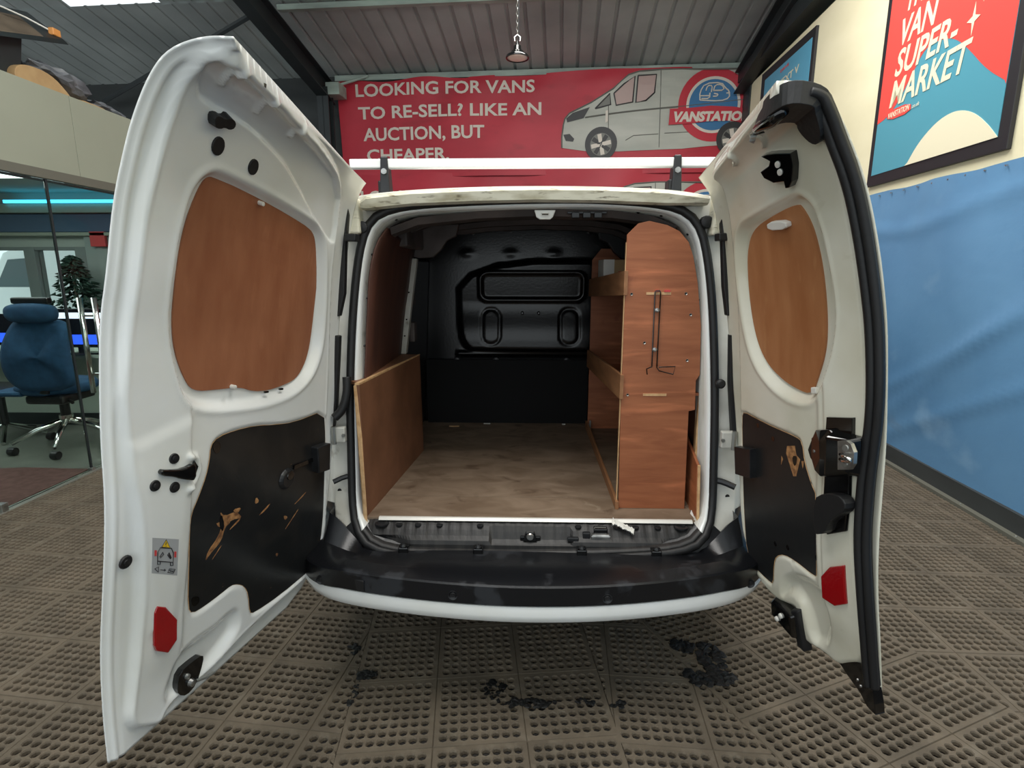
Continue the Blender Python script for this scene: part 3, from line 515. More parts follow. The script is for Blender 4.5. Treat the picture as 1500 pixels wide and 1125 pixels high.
# ---- banners on the back wall: (x, z) outlines, folds shared by print and cloth
def fold(x, z, dz=0):
    z = z - dz
    return .030 * math.sin(x * 2.1 + z * 1.4) + .012 * math.sin(x * 6.3 - z * 5) * math.exp(-abs(z - 4.4) * 1.5) + .010 * math.exp(-((z - 4.28 - .05 * math.sin(x * 3)) / .13) ** 2)
def banner_at(dz):
    return lambda x, z, t: w3(x, BY - .10 - fold(x, z, dz) - .007 * t, z)
def bplate(poly, lay, mtl, parent, name, F, th=.5):
    V, Fc, E = flat(poly, .08)
    m = MB(); n = len(V); m.add([F(a, b, lay) for a, b in V] + [F(a, b, lay + th) for a, b in V], [tuple(reversed(f)) for f in Fc] + [tuple(n + i for i in f) for f in Fc] + [(a, b, n + b, n + a) for a, b in E])
    return m.build(name, mtl, parent, smooth=False)
def ring_poly(cx, cz, r0, r1, a0=0, a1=360, n=48):
    P = [(cx + r1 * math.cos(R(a0 + (a1 - a0) * k / n)), cz + r1 * math.sin(R(a0 + (a1 - a0) * k / n))) for k in range(n + 1)]
    Q = [(cx + r0 * math.cos(R(a0 + (a1 - a0) * k / n)), cz + r0 * math.sin(R(a0 + (a1 - a0) * k / n))) for k in range(n + 1)]
    return P + Q[::-1]
def sh(p, dz): return [(a, b + dz) for a, b in p]
BW = 2.80
def clipx(p, x=BW - .01): return [(min(a, x), b) for a, b in p]
def make_banner(dz, root, full):
    F = banner_at(dz); x0, x1 = -3.60, BW
    top = lambda x: ((0 if full else .20) + 4.425 + .06 * ss(np.array(x), -3.6, 1.2) + .02 * math.sin(x * 5) * (1 if x < -1.5 else .3)) + dz
    xs = np.linspace(x0, x1, 140); zs = np.linspace(0, 1, 60); zb = 2.99 + dz
    m = MB(); m.rings([[F(x + (-.03 + .05 * (1 - t)) * (1 if x < -3.5 else 0), zb + (float(top(x)) - zb) * t, 0) for t in zs] for x in xs], closed=False)
    cl = m.build('cloth', 'banner', root, smooth=True)
    # the van picture
    van = [(-.056, 3.388), (-.06, 3.545), (-.038, 3.725), (-.016, 3.812), (.054, 3.888), (.38, 4.024), (.70, 4.20), (.925, 4.388), (1.083, 4.436), (1.402, 4.459), (2.60, 4.44), (2.78, 4.40), (2.785, 3.40), (2.18, 3.37), (1.764, 3.332), (.83, 3.316), (.30, 3.336)]
    pb = bplate(sh(van, dz), 1, 'bvan', root, 'van_picture', F)
    s = 9.2 / 8.0
    def T(key, dz2=0): return [(a * s, 1.5 + (b - 1.5) * s + dz) for a, b in D[key]]
    def Dk(key): return sh(D[key], dz)
    for k_, mt in (('bn_win0', 'bgrey'), ('bn_win1', 'bglass'), ('bn_win2', 'bglass'), ('bn_light', 'bdark'), ('bn_fog', 'bdark')):
        bplate(Dk(k_), 2, mt, pb, 'van_window' if 'win' in k_ else 'van_lamp', F)
    for k_ in ('bn_win0', 'bn_win1', 'bn_win2'):
        P = Dk(k_) + [Dk(k_)[0]]
        MB().tube([F(a, b, 2.8) for a, b in P], .011, 5).build('window_line', 'bdark', pb)
    vl = Dk('bn_vanline'); stp = Dk('bn_stripe')
    for a, b in ((0, 1), (2, 3), (4, 5), (5, 6), (7, 8)):
        MB().tube([F(vl[a][0] + (vl[b][0] - vl[a][0]) * t, vl[a][1] + (vl[b][1] - vl[a][1]) * t, 1.6) for t in np.linspace(0, 1, 7)], .006, 4).build('body_line', 'bgrey', pb)
    MB().tube([F(a, b, 1.5) for a, b in clipx(chaikin(stp, 2, False))], .013, 4).build('body_line', 'bgrey', pb)
    MB().tube([F(a, b, 1.4) for a, b in van[:12] if 1 for b in [b + dz]], .012, 4).build('body_line', 'bgrey', pb)
    mr = [(.60, 3.90), (.635, 3.905), (.64, 3.75), (.60, 3.73)]; bplate(sh(mr, dz), 3, 'bwhite', pb, 'van_mirror', F)
    # the round emblem
    cx, cz = 2.20, 3.95 + dz
    bplate(clipx(ring_poly(cx, cz, .40, .52)), 2, 'bred', root, 'emblem_ring', F)
    bplate(clipx(ring_poly(cx, cz, .36, .40)), 2, 'bwhite', root, 'emblem_ring', F)
    bplate(clipx(ring_poly(cx, cz, .0, .36)[:49]), 2, 'bblue', root, 'emblem_disc', F)
    for k_, P in enumerate(([(2.00, 4.02), (1.99, 4.13), (2.06, 4.25), (2.30, 4.26), (2.36, 4.18), (2.42, 4.14), (2.43, 4.04), (2.30, 4.00), (2.00, 4.02)], [(2.19, 4.15), (2.21, 4.23), (2.31, 4.23), (2.35, 4.15), (2.19, 4.15)], [(2.08, 4.15), (2.10, 4.22), (2.17, 4.22), (2.16, 4.13)], [(2.20, 4.11), (2.26, 4.10), (2.25, 4.07), (2.19, 4.07)], [(2.38, 4.11), (2.43, 4.11)], [(2.00, 4.08), (2.14, 4.08)], [(2.02, 4.04), (2.14, 4.04), (2.14, 4.12)])):
        MB().tube([F(a, b + dz, 3.4) for a, b in chaikin(P, 1, False)], .010, 5).build('emblem_line', 'bwhite', root)
    bd = [(1.558, 3.897), (1.866, 3.911), (2.16, 3.936), (2.5, 3.917), (2.79, 3.87), (2.79, 3.69), (2.402, 3.725), (2.175, 3.72), (1.835, 3.684), (1.547, 3.672)]
    bplate(sh(bd, dz), 4.6, 'bred', root, 'name_band', F)
    for body, quad in (('VANSTATION', [(1.60, 3.705), (2.775, 3.72), (2.775, 3.855), (1.62, 3.86)]),):
        me = fit_text(body, None, lambda a, b, t: F(a, b, 5.3 + .3 * t), .055, .1, .1, sh(quad, dz)); link('lettering', me, 'bwhite', root)
    # wheels
    for wx, wz in ((.545, 3.432), (2.52, 3.47)):
        bplate(clipx(ring_poly(wx, wz + dz, 0, .245)[:49]), 2.4, 'bdark', pb, 'wheel_arch', F)
        bplate(clipx(ring_poly(wx, wz + dz - .01, 0, .165)[:49]), 3.2, 'bgrey', pb, 'wheel', F)
        for k in range(8):
            a = k * math.pi / 4 + .2
            P = [(wx + .03 * math.cos(a - 1.2), wz + dz - .01 + .03 * math.sin(a - 1.2)), (wx + .155 * math.cos(a - .2), wz + dz - .01 + .155 * math.sin(a - .2)), (wx + .155 * math.cos(a + .2), wz + dz - .01 + .155 * math.sin(a + .2)), (wx + .03 * math.cos(a + 1.2), wz + dz - .01 + .03 * math.sin(a + 1.2))]
            bplate(clipx(P), 4, 'bdark' if k % 2 else 'bwhite', pb, 'wheel_spoke', F)
    # words
    for body, x0, x1, z0, z1, dl in (('LOOKING FOR VANS', -3.32, -.487, 4.20, 4.385, 0), ('TO RE-SELL? LIKE AN', -3.30, -.383, 3.874, 4.06, 0), ('AUCTION, BUT', -3.236, -1.272, 3.515, 3.745, 0), ('CHEAPER.', -3.19, -1.837, 3.235, 3.425, 0)):
        me = fit_text(body, None, lambda a, b, t: F(a, b, .5 + .8 * t), .022, 0, .06, sh([(x0, z0), (x1, z0 + dl), (x1, z1 + dl), (x0, z1)], dz)); link('lettering', me, 'bwhite', root)
bn = empty('banner', w3(-.4, BY - .1, 2.99), label='red banner reading LOOKING FOR VANS with a silver van picture, just under the roof', cat='banner')
make_banner(0, bn, True)
bn = empty('banner', w3(-.4, BY - .1, 1.45), label='second red banner hung below the roof bar line, mostly hidden by the white van', cat='banner')
make_banner(-1.60, bn, False)
# ---------------------------------------------------------------- perforated rubber mats, 3 x 3 blocks of 8 x 8 holes
def mat_bm():
    m = MB(); B_, c = .305, .0345; H_ = .014
    for bi in range(3):
        for bj in range(3):
            X0, Y0 = bi * B_, bj * B_; x0, y0 = X0 + .0145, Y0 + .0145
            x1, y1 = x0 + 8 * c, y0 + 8 * c; e = .0025
            # rim between the groove and the holes
            O = [(X0 + e, Y0 + e), (X0 + B_ - e, Y0 + e), (X0 + B_ - e, Y0 + B_ - e), (X0 + e, Y0 + B_ - e)]; I = [(x0, y0), (x1, y0), (x1, y1), (x0, y1)]; G = [(X0, Y0), (X0 + B_, Y0), (X0 + B_, Y0 + B_), (X0, Y0 + B_)]
            m.add([(a, b, -.004) for a, b in G] + [(a, b, 0) for a, b in O] + [(a, b, 0) for a, b in I], [q for k in range(4) for q in ((k, (k + 1) % 4, 4 + (k + 1) % 4, 4 + k), (4 + k, 4 + (k + 1) % 4, 8 + (k + 1) % 4, 8 + k))])
            for i in range(8):
                for j in range(8):
                    cx, cy = x0 + (i + .5) * c, y0 + (j + .5) * c; h = c / 2
                    vs = []
                    for k in range(8):
                        a = k * math.pi / 4; q = max(abs(math.cos(a)), abs(math.sin(a))); vs.append((cx + h * math.cos(a) / q, cy + h * math.sin(a) / q, 0))
                    for r_, z_ in ((.0158, .0010), (.0130, -.0035), (.0118, -H_)):
                        for k in range(8): vs.append((cx + r_ * math.cos(k * math.pi / 4), cy + r_ * math.sin(k * math.pi / 4), z_))
                    m.add(vs, [(l * 8 + k, l * 8 + (k + 1) % 8, (l + 1) * 8 + (k + 1) % 8, (l + 1) * 8 + k) for l in range(3) for k in range(8)])
    S = 3 * B_; m.add([(0, 0, -H_), (S, 0, -H_), (S, S, -H_), (0, S, -H_), (0, 0, -.004), (S, 0, -.004), (S, S, -.004), (0, S, -.004)], [(0, 1, 5, 4), (1, 2, 6, 5), (2, 3, 7, 6), (3, 0, 4, 7)])
    # interlocking teeth along two sides
    for k in range(26):
        t = .02 + k * .0345
        for f in (lambda a, b: (a, b), lambda a, b: (b, a)):
            p = [f(t, 0), f(t + .012, -.012), f(t + .024, 0)]
            m.add([(a, b, -.003) for a, b in p] + [(a, b, -H_) for a, b in p], [(0, 1, 2), (0, 3, 4, 1), (1, 4, 5, 2)])
    me = bpy.data.meshes.new('rubber_mat'); me.from_pydata(m.v, [], m.f); me.update(); me.materials.append(M['mat']); return me
MATM = mat_bm(); SM = .915
ORD = ['nearest', 'second', 'third', 'fourth', 'fifth', 'sixth', 'seventh', 'eighth', 'ninth']
mcount = {}
def zone(ang, org, ir, jr, planes, zname, dz=0, need=lambda c: True):
    ca, sa = math.cos(R(ang)), math.sin(R(ang))
    for j in jr:
        for i in ir:
            ox = org[0] + i * SM * ca - j * SM * sa; oy = org[1] + i * SM * sa + j * SM * ca
            cs = [(ox + u * SM * ca - v * SM * sa, oy + u * SM * sa + v * SM * ca) for u, v in ((0, 0), (1, 0), (1, 1), (0, 1))]
            cen = (sum(p[0] for p in cs) / 4, sum(p[1] for p in cs) / 4)
            if not need(cen): continue
            cut = []; out = False
            for (p, n) in planes:
                d = [(q[0] - p[0]) * n[0] + (q[1] - p[1]) * n[1] for q in cs]
                if max(d) < .03: out = True
                elif min(d) < -.02: cut.append((p, n))
            if out: continue
            me = MATM
            if cut:
                bm = bmesh.new(); bm.from_mesh(MATM); inv = Matrix.Translation((ox, oy, 0)) @ Matrix.Rotation(R(ang), 4, 'Z'); bm.transform(inv)
                for p, n in cut:
                    bmesh.ops.bisect_plane(bm, geom=bm.verts[:] + bm.edges[:] + bm.faces[:], plane_co=(p[0], p[1], 0), plane_no=(n[0], n[1], 0), clear_inner=True)
                bm.transform(inv.inverted()); me = bpy.data.meshes.new('rubber_mat_cut'); bm.to_mesh(me); bm.free(); me.materials.append(M['mat'])
                if len(me.polygons) < 60: continue
            o = bpy.data.objects.new('rubber_mat', me); COL.objects.link(o); o.location = (ox, oy, dz + random.uniform(0, .0015)); o.rotation_euler = (0, 0, R(ang))
            key = (zname, j); mcount[key] = mcount.get(key, 0) + 1
            tag(o, 'brown rubber ring mat, %s, %s row from the front, %s from its left%s' % (zname, ORD[j - jr[0]], ORD[mcount[key] - 1] if mcount[key] > 1 else 'first', ', trimmed' if cut else ''), 'rubber mat', 'brown perforated rubber mats covering the floor')
def plane(a, b, side):   # half plane through a-b, keep the side of point `side`
    n = Vector((-(b[1] - a[1]), b[0] - a[0])).normalized()
    if (side[0] - a[0]) * n[0] + (side[1] - a[1]) * n[1] < 0: n = -n
    return (a, (n[0], n[1]))
e63 = (math.cos(R(6.3)), math.sin(R(6.3))); OC = (-.6, 1.462)
CL = (OC, (OC[0] - e63[1], OC[1] + e63[0]))                       # left edge of the centre mats
OD = (OC[0] + SM * e63[0], OC[1] + SM * e63[1])
CR = (OD, (OD[0] - e63[1], OD[1] + e63[0]))
RL = ((.611, 1.916), (.731, 1.625))
e23 = (math.cos(R(23.2)), math.sin(R(23.2))); RR = ((RL[0][0] + SM * e23[0], RL[0][1] + SM * e23[1]), (RL[1][0] + SM * e23[0], RL[1][1] + SM * e23[1]))
vis = lambda c: (c[1] < 3.3 or abs(c[0] - .02) > .75) and c[1] > .35
lim = lambda c: vis(c) and c[0] > -3.75
zone(6.3, OC, range(0, 1), range(-2, 2), [plane(*CL, (2, 1.5))], 'middle strip', need=vis)
zone(-3.8, (OD[0] - .012, OD[1] - .03), range(-1, 2), range(-2, 2), [plane(*CR, (2, 2)), plane(*RL, (-1, 1))], 'right-middle strip', need=vis)
zone(23.2, RL[0], range(0, 1), range(-3, 2), [plane(*RR, (0, 1))], 'angled strip', .002, need=vis)
zone(-6, (-1.013 - 2 * SM, 1.586 + .19), range(-1, 4), range(-2, 7), [plane(*CL, (-3, 1)), ((-3.33, 0), (1, 0))], 'office side', need=lim)
zone(-1, (1.725, 2.002), range(-2, 3), range(-2, 7), [plane(*RR, (3, 3)), (w3(WX - .08, 0, 0)[:2], (-math.cos(EA), math.sin(EA)))], 'tarpaulin side', need=lambda c: vis(c) and c[0] < 3.6)
# black dirt dropped behind the van
def dirt(name, c, n, rx, ry, size, label, seed):
    rnd = random.Random(seed); bm = bmesh.new()
    for k in range(n):
        a = rnd.uniform(0, 6.28); q = math.sqrt(rnd.random()); r_ = size * rnd.uniform(.5, 1.4)
        g_ = bmesh.ops.create_icosphere(bm, subdivisions=1, radius=r_)
        T_ = Matrix.Translation((c[0] + rx * q * math.cos(a), c[1] + ry * q * math.sin(a), r_ * .2)) @ Matrix.Rotation(rnd.uniform(0, 6), 4, 'Z') @ Matrix.Diagonal((rnd.uniform(.6, 1.5), rnd.uniform(.6, 1.3), .28, 1))
        bmesh.ops.transform(bm, matrix=T_, verts=g_['verts'])
        for v in g_['verts']: v.co += Vector((rnd.uniform(-1, 1), rnd.uniform(-1, 1), rnd.uniform(-.3, .6))) * r_ * .25
    me = bpy.data.meshes.new(name); bm.to_mesh(me); bm.free(); link(name, me, 'gunk', label=label, cat='dirt', kind='stuff')
dirt('dirt_clump', (.735, 1.935), 60, .05, .09, .016, 'largest heap of black wet dirt, near the right end of the bumper', 1)
dirt('dirt_clump', (.69, 1.83), 70, .09, .035, .015, 'black wet dirt smear in front of the largest heap', 6)
dirt('dirt_clump', (.64, 2.01), 34, .05, .03, .013, 'smaller black dirt patch just under the right end of the bumper', 2)
dirt('dirt_clump', (.01, 1.69), 46, .11, .02, .011, 'thin line of black dirt on the middle mats behind the bumper', 3)
dirt('dirt_clump', (-.11, 1.75), 26, .035, .05, .009, 'scattered black crumbs left of the thin line of dirt', 4)
dirt('dirt_clump', (-.60, 1.81), 34, .035, .02, .012, 'black dirt clump nearest the left van door', 5)
dirt('dirt_clump', (-.62, 1.72), 18, .012, .06, .007, 'trail of black crumbs along the mat seam left of the middle', 8)
dirt('dirt_clump', (-.69, 1.955), 20, .025, .03, .010, 'small black dirt clump under the left end of the bumper', 7)
dirt('dirt_clump', (.21, 1.70), 12, .03, .015, .008, 'few black crumbs between the thin line and the largest heap', 9)
dirt('dirt_clump', (.33, 1.69), 12, .03, .015, .008, 'few black crumbs just left of the seam near the turned strip', 10)
# ---------------------------------------------------------------- the van
van = empty('van', (.02, 3.7, 0), label='white panel van with both rear doors wide open, seen from behind', cat='van')
def resamp(loop, n=120, c=(.02, 1.13)):
    P = np.array(chaikin(loop, 2)); a = np.unwrap(np.arctan2(P[:, 2] - c[1], P[:, 0] - c[0]))
    if a[-1] < a[0]: P = P[::-1]; a = np.unwrap(np.arctan2(P[:, 2] - c[1], P[:, 0] - c[0]))
    a0 = a - a[0]; P = np.vstack([P, P[:1]]); a0 = np.append(a0, 2 * math.pi)
    t = (np.linspace(0, 2 * math.pi, n, endpoint=False) - a[0]) % (2 * math.pi)
    return np.stack([np.interp(t, a0, P[:, k]) for k in range(3)], 1)
seal = resamp(D['seal']); edge = resamp(D['bodyedge'])
cc = np.array([.02, 0, 1.13])
def shrink(P, d, dy=0):    # move a loop toward its centre by d metres
    q = (P - cc) * np.array([1, 0, 1]); l = np.linalg.norm(q, axis=1, keepdims=True); return P - q / l * d + np.array([0, dy, 0])
def section(y, wide=.89, zt=1.80, zb=.30, k=1.0, xt=.70):
    pts = [(.02 - wide * .9, zb), (.02 - wide, .5), (.02 - wide * 1.01, .9), (.02 - wide * .965, 1.12), (.02 - (wide * .5 + xt * .58), 1.45), (.02 - xt * 1.02, zt - .13), (.02 - xt * .9, zt - .035), (.02 - xt * .5, zt), (.02, zt + .012)]
    pts = pts + [(.04 - a, b) for a, b in pts[-2::-1]] + [(.3, zb), (-.26, zb)]
    return resamp([(a, y, b) for a, b in pts])
def low_black(o, z):
    for p in o.data.polygons:
        if p.center.z < z: p.material_index = 1
# rear frame between the opening and the body corners
fl = shrink(seal, .028, .012); fl2 = shrink(seal, .036, .05)
wide_edge = edge.copy(); 
m = MB(); m.rings([fl2, fl, shrink(seal, .006, .004), shrink(edge, .008, 0), edge, section(2.12, .86, 1.785, .33, xt=.66), section(2.30)])
low_black(m.build('rear_frame', ['dull', 'bumper'], van, smooth=True), .60)
m = MB(); m.rings([shrink(seal, .010, -.006), shrink(seal, .013, -.014), shrink(seal, .020, -.012), shrink(seal, .026, .0), shrink(seal, .030, .03), shrink(seal, .034, .10)])
low_black(m.build('opening_flange', ['paint', 'sill'], van, smooth=True), .585)
m = MB(); m.rings([section(2.30), section(2.9, .9, 1.81), section(3.7, .905, 1.815), section(4.25, .90, 1.79), section(4.62, .89, 1.60, xt=.68), section(5.02, .885, 1.13, xt=.74), section(5.45, .87, 1.02, xt=.72), section(5.75, .80, .86, xt=.64), section(5.84, .68, .70, .36, xt=.5)], cap1=True)
m.build('body_shell', 'paint', van, smooth=True)
m = MB(); m.hexa([(-.62, 4.50, 1.66), (.66, 4.50, 1.66), (.70, 4.95, 1.20), (-.66, 4.95, 1.20)], [(-.60, 4.53, 1.69), (.64, 4.53, 1.69), (.68, 4.98, 1.23), (-.64, 4.98, 1.23)]); m.build('windscreen', 'vanglass', van, bevel=.01)
for sx in (-1, 1):
    m = MB(); m.prism([(3.55, 1.12), (4.55, 1.12), (4.35, 1.55), (3.62, 1.6)], .02 + sx * .80, .02 + sx * .895, 'x'); m.build('cab_window', 'vanglass', van, bevel=.01)
    for y in (2.62, 5.05):
        w_ = MB().lathe([(.10, -.11), (.30, -.11), (.315, -.08), (.315, .08), (.30, .11), (.10, .11)], (.02 + sx * .77, y, .315), 28, 'x').build('wheel', 'tyre', van)
        MB().lathe([(.04, -.13), (.2, -.12), (.2, .12), (.04, .13)], (.02 + sx * .77, y, .315), 16, 'x').build('hub', 'zinc', w_)
    # tail lamp on the body corner, behind the opened door
    m = MB(); m.hexa([(.02 + sx * .80, 2.06, .85), (.02 + sx * .885, 2.14, .85), (.02 + sx * .885, 2.24, .85), (.02 + sx * .80, 2.2, .85)], [(.02 + sx * .73, 2.10, 1.42), (.02 + sx * .81, 2.17, 1.42), (.02 + sx * .81, 2.28, 1.42), (.02 + sx * .73, 2.26, 1.42)])
    m.build('tail_lamp', 'red', van, bevel=.01)
for k_, t_ in ((14, 1), (17, 1), (19, 1), (5, 1), (8, 1), (44, 1), (48, 1), (52, 1), (57, 1)):
    p_ = shrink(seal, .031, .03)[k_]; MB().lathe([(.003, -.006), (.0045, 0), (.003, .006)], tuple(p_), 8, 'x').build('flange_hole', 'gloss', van)
# rubber seal
MB()  .tube([tuple(p) for p in shrink(seal, -.002, -.012)], .0155, 12, closed=True).build('door_seal', 'rubber', van, smooth=True)
for k, (c, r_) in enumerate((((-.588, 2.02, 1.652), .022), ((.622, 2.02, 1.668), .022))):
    MB().lathe([(.006, -.02), (r_, -.016), (r_, .016), (.006, .02)], c, 14, 'y').build('roof_corner_bung', 'rubber', van, bevel=.004)
# grimy roof edge above the opening
rs = [p for p in D['roofstrip']]; tops = rs[0:8]
m = MB(); rows = []
for i, (x, y, z) in enumerate(tops):
    e_ = .5 * (1 - abs(i - 3.5) / 3.5) ** .5; zb_ = z - .042 + (.018 if i in (0, 7) else 0)
    rows.append([(x, 2.09, zb_ - .004), (x, 2.0, zb_ - .006), (x, 1.985, zb_), (x, 1.978, z - .012), (x, 1.992, z - .001), (x, 2.10, z + .012)])
rows = [rows[0]] + [tuple(tuple(.5 * (a[q] + b[q]) for q in range(3)) for a, b in zip(rows[i], rows[i + 1])) if h else rows[i + 1] for i in range(7) for h in (1, 0)]
m.rings(rows, closed=True, cap0=True, cap1=True); m.build('roof_edge', 'dirty', van)
# dirty roof corners where the gutter ends
for sx, x0, x1 in ((-1, -.652, -.588), (1, .632, .698)):
    MB().hexa([(x0, 1.975, 1.62), (x1, 1.985, 1.63), (x1, 2.08, 1.63), (x0, 2.08, 1.62)], [(x0 + .012, 2.0, 1.765), (x1 - .006, 2.0, 1.745 if sx < 0 else 1.765), (x1 - .006, 2.1, 1.75), (x0 + .012, 2.1, 1.765)]).build('gutter_corner', 'dirty', van, bevel=.008)
# jamb fittings
def strip3(pts, th, name, mtl, **k):
    n = len(pts); m = MB(); m.add([(a, b - th / 2, c) for a, b, c in pts] + [(a, b + th / 2, c) for a, b, c in pts], [tuple(range(n))[::-1], tuple(range(n, 2 * n))] + [(i, (i + 1) % n, n + (i + 1) % n, n + i) for i in range(n)])
    return m.build(name, mtl, van, **k)
for k_ in ('gapL', 'gapL2', 'gapR', 'gapR2'): strip3(D[k_], .03, 'hinge_trim', 'rubber', bevel=.003)
strip3(D['blockL'], .05, 'rubber_block', 'rubber', bevel=.004)
strip3([(2 * .02 + .012 - a, b, c) for a, b, c in D['blockL']], .05, 'rubber_block', 'rubber', bevel=.004)
MB().tube(chaikin(D['bootL'], 2, False), .016, 10).build('cable_boot', 'rubber', van, smooth=True)
MB().tube(chaikin(D['strapL'], 1, False), .010, 8).build('door_check_strap', 'black', van)
MB().tube(chaikin(D['strapR'], 1, False), .012, 8).build('door_check_strap', 'black', van)
for key, s_ in (('hingeL', 1), ('hingeR', -1)):
    a, b, c = D[key]
    h_ = MB().box(min(a[0], c[0]) - .004, 1.905, b[2] - .004, max(a[0], c[0]) + .004, 1.93, a[2] + .004).build('hinge', 'dull', van, bevel=.004)
    MB().tube([(c[0], 1.90, b[2] - .008), (c[0], 1.90, a[2] + .008)], .009, 10).build('hinge_pin', 'zinc', h_)
    MB().lathe([(.007, 0), (.007, -.006)], (a[0], 1.905, (a[2] + b[2]) / 2), 6, 'y').build('bolt', 'zinc', h_)
MB().lathe([(.008, .01), (.016, .006), (.017, -.008), (.01, -.014)], D['ovalR'][0], 14, 'y').build('lamp_switch', 'rubber', van)
for k_ in ('holeL', 'holeR'): MB().lathe([(.008, .01), (.008, -.004)], D[k_][0], 12, 'y').build('bung', 'rubber', van)

# ---- bumper
path = [(-.885, 2.45), (-.89, 2.15), (-.86, 1.93), (-.81, 1.80), (-.73, 1.705), (-.62, 1.645), (-.37, 1.592), (-.15, 1.566), (.03, 1.56), (.22, 1.57), (.42, 1.60), (.64, 1.655), (.76, 1.72), (.85, 1.82), (.90, 1.95), (.925, 2.15), (.92, 2.45)]
path = chaikin(path, 2, False)
mb_, mw = MB(), MB(); rb, rw = [], []
for x, y in path:
    u = abs(x - .02); e = float(ss(np.array(u), .62, .80)); sg = 1 if x > .02 else -1
    nx, ny = (0, 1) if u < .5 else ((-sg * math.sin(R(60) * min(1, (u - .5) / .38)), math.cos(R(60) * min(1, (u - .5) / .38))))
    xi = .02 + sg * min(u * .94, .735); yi = max(1.835, min(1.90, y + .0)) + .02 * e + max(0, y - 2.0) * .8
    zi = .512 + .13 * e
    rb.append([(xi + (x - xi) * .0, yi + .04, zi - .03), (xi, yi, zi), (xi + (x - xi) * .3, yi + (y - yi) * .3, zi + .006 * (1 - e) - .10 * e), (x + nx * .05, y + ny * .05, .545 - .02 * e), (x + nx * .006, y + ny * .006, .533 - .02 * e), (x + nx * .001, y + ny * .001, .528 - .02 * e), (x, y, .466 - .022 * e), (x + nx * .012, y + ny * .012, .46 - .02 * e), (x + nx * .06, y + ny * .06, .45)])
    rw.append([(x + nx * .03, y + ny * .03, .462 - .022 * e), (x + nx * .004, y + ny * .004, .460 - .02 * e), (x - nx * .002, y - ny * .002, .43), (x + nx * .004, y + ny * .004, .408), (x + nx * .02, y + ny * .02, .395), (x + nx * .15, y + ny * .12, .36), (x + nx * .16, y + ny * .2, .38)])
mb_.rings(rb, closed=True, cap0=True, cap1=True); bp = mb_.build('bumper', 'bumper', van, smooth=True); bp.modifiers.new('edges', 'EDGE_SPLIT').split_angle = R(28)
mw.rings(rw, closed=True, cap0=True, cap1=True); mw.build('lower_bumper', 'paint', van, smooth=True).modifiers.new('edges', 'EDGE_SPLIT').split_angle = R(40)
bb = D['bump_bits']
for x, y, z in bb[:4]:
    c_ = MB().box(x - .018, 1.795, .51, x + .018, 1.83, .535).build('bumper_clip', 'gloss', bp, bevel=.004)
    MB().lathe([(.008, .0), (.011, .004), (.006, .012)], (x, 1.805, .534), 10).build('clip_head', 'black', bp)
def bumper_y(x):
    P = np.array(path); i = np.argsort(P[:, 0]); q = P[i]; q = q[(q[:, 0] > -.86) & (q[:, 0] < .9)]; return float(np.interp(x, q[:, 0], q[:, 1]))
for x, z in ((-.232, .492), (.257, .488), (-.70, .468), (.765, .455)):
    y = bumper_y(x); MB().lathe([(.006, -.003), (.009, -.004), (.0105, .0), (.014, -.002), (.0155, -.0025), (.0165, .008)], (x, y, z), 18, 'y').build('sensor_plug', 'black', bp)
y = bumper_y(-.557); MB().hexa([(-.582, y + .01, .468), (-.53, y - .012, .468), (-.53, y + .02, .468), (-.582, y + .03, .468)], [(-.582, y + .01, .508), (-.53, y - .012, .508), (-.53, y + .02, .508), (-.582, y + .03, .508)]).build('towing_eye_cover', 'black', bp, bevel=.003)
# black sealing strip below the opening
m = MB(); m.box(-.60, 1.80, .490, .66, 1.835, .508); m.build('bumper_joint', 'gloss', van, bevel=.003)

# ---- loading sill
m = MB(); NX = 120; rows = []
for i in range(NX + 1):
    x = -.585 + 1.225 * i / NX; u = abs(x - .03) / .61; rib = .0018 * (1 if (i // 2) % 2 else 0)
    cz = -.012 if -.13 < x < .17 else 0; fr = 1.845 + .045 * max(0, u - .75) / .25
    rows.append([(x, 1.945, .585), (x, 1.915, .594), (x, 1.905, .592 + rib), (x, 1.885, .580 + rib), (x, 1.872, .568 + rib + cz * .5), (x, 1.858, .553 + rib * .5 + cz), (x, fr - .002, .541 + cz * .8), (x, fr - .008, .528), (x, fr - .012, .500)])
m.rings(rows, closed=False); sl = m.build('sill_scuff_plate', 'sill', van, smooth=False)
for x in (-.535, .565): MB().lathe([(.026, 0), (.026, .005), (.017, .007), (.016, .004), (.004, .004)], (x, 1.888, .582), 18).build('sill_plug', 'black', sl)
for x in (-.47, -.40, -.32, -.17, .19, .33, .40, .48): MB().lathe([(.012, 0), (.012, .004), (.004, .005)], (x, 1.884, .580), 12).build('sill_clip', 'black', sl)
st = MB(); st.box(-.022, 1.852, .54, .052, 1.864, .556); st.prism([(-.012, .54), (.04, .54), (.03, .575), (-.002, .575)], 1.846, 1.858, 'y'); st = st.build('lower_striker', 'gloss', sl, bevel=.003)
MB().lathe([(.011, -.004), (.014, 0), (.006, .006)], (.014, 1.846, .558), 14, 'y').build('striker_pin', 'silver', st)
t_ = MB(); t_.prism([(.235, .535), (.305, .535), (.305, .562), (.235, .562)], 1.850, 1.856, 'y'); t_.box(.238, 1.852, .560, .302, 1.875, .566); t_.build('latch_plate', 'silver', sl, bevel=.003)
MB().box(.245, 1.858, .566, .295, 1.885, .586).build('latch_cover', 'gloss', sl, bevel=.004)
MB().box(.15, 1.845, .54, .19, 1.86, .556).build('sill_stop', 'black', sl, bevel=.003); MB().box(.205, 1.853, .55, .232, 1.87, .572).build('sill_stop', 'black', sl, bevel=.003)
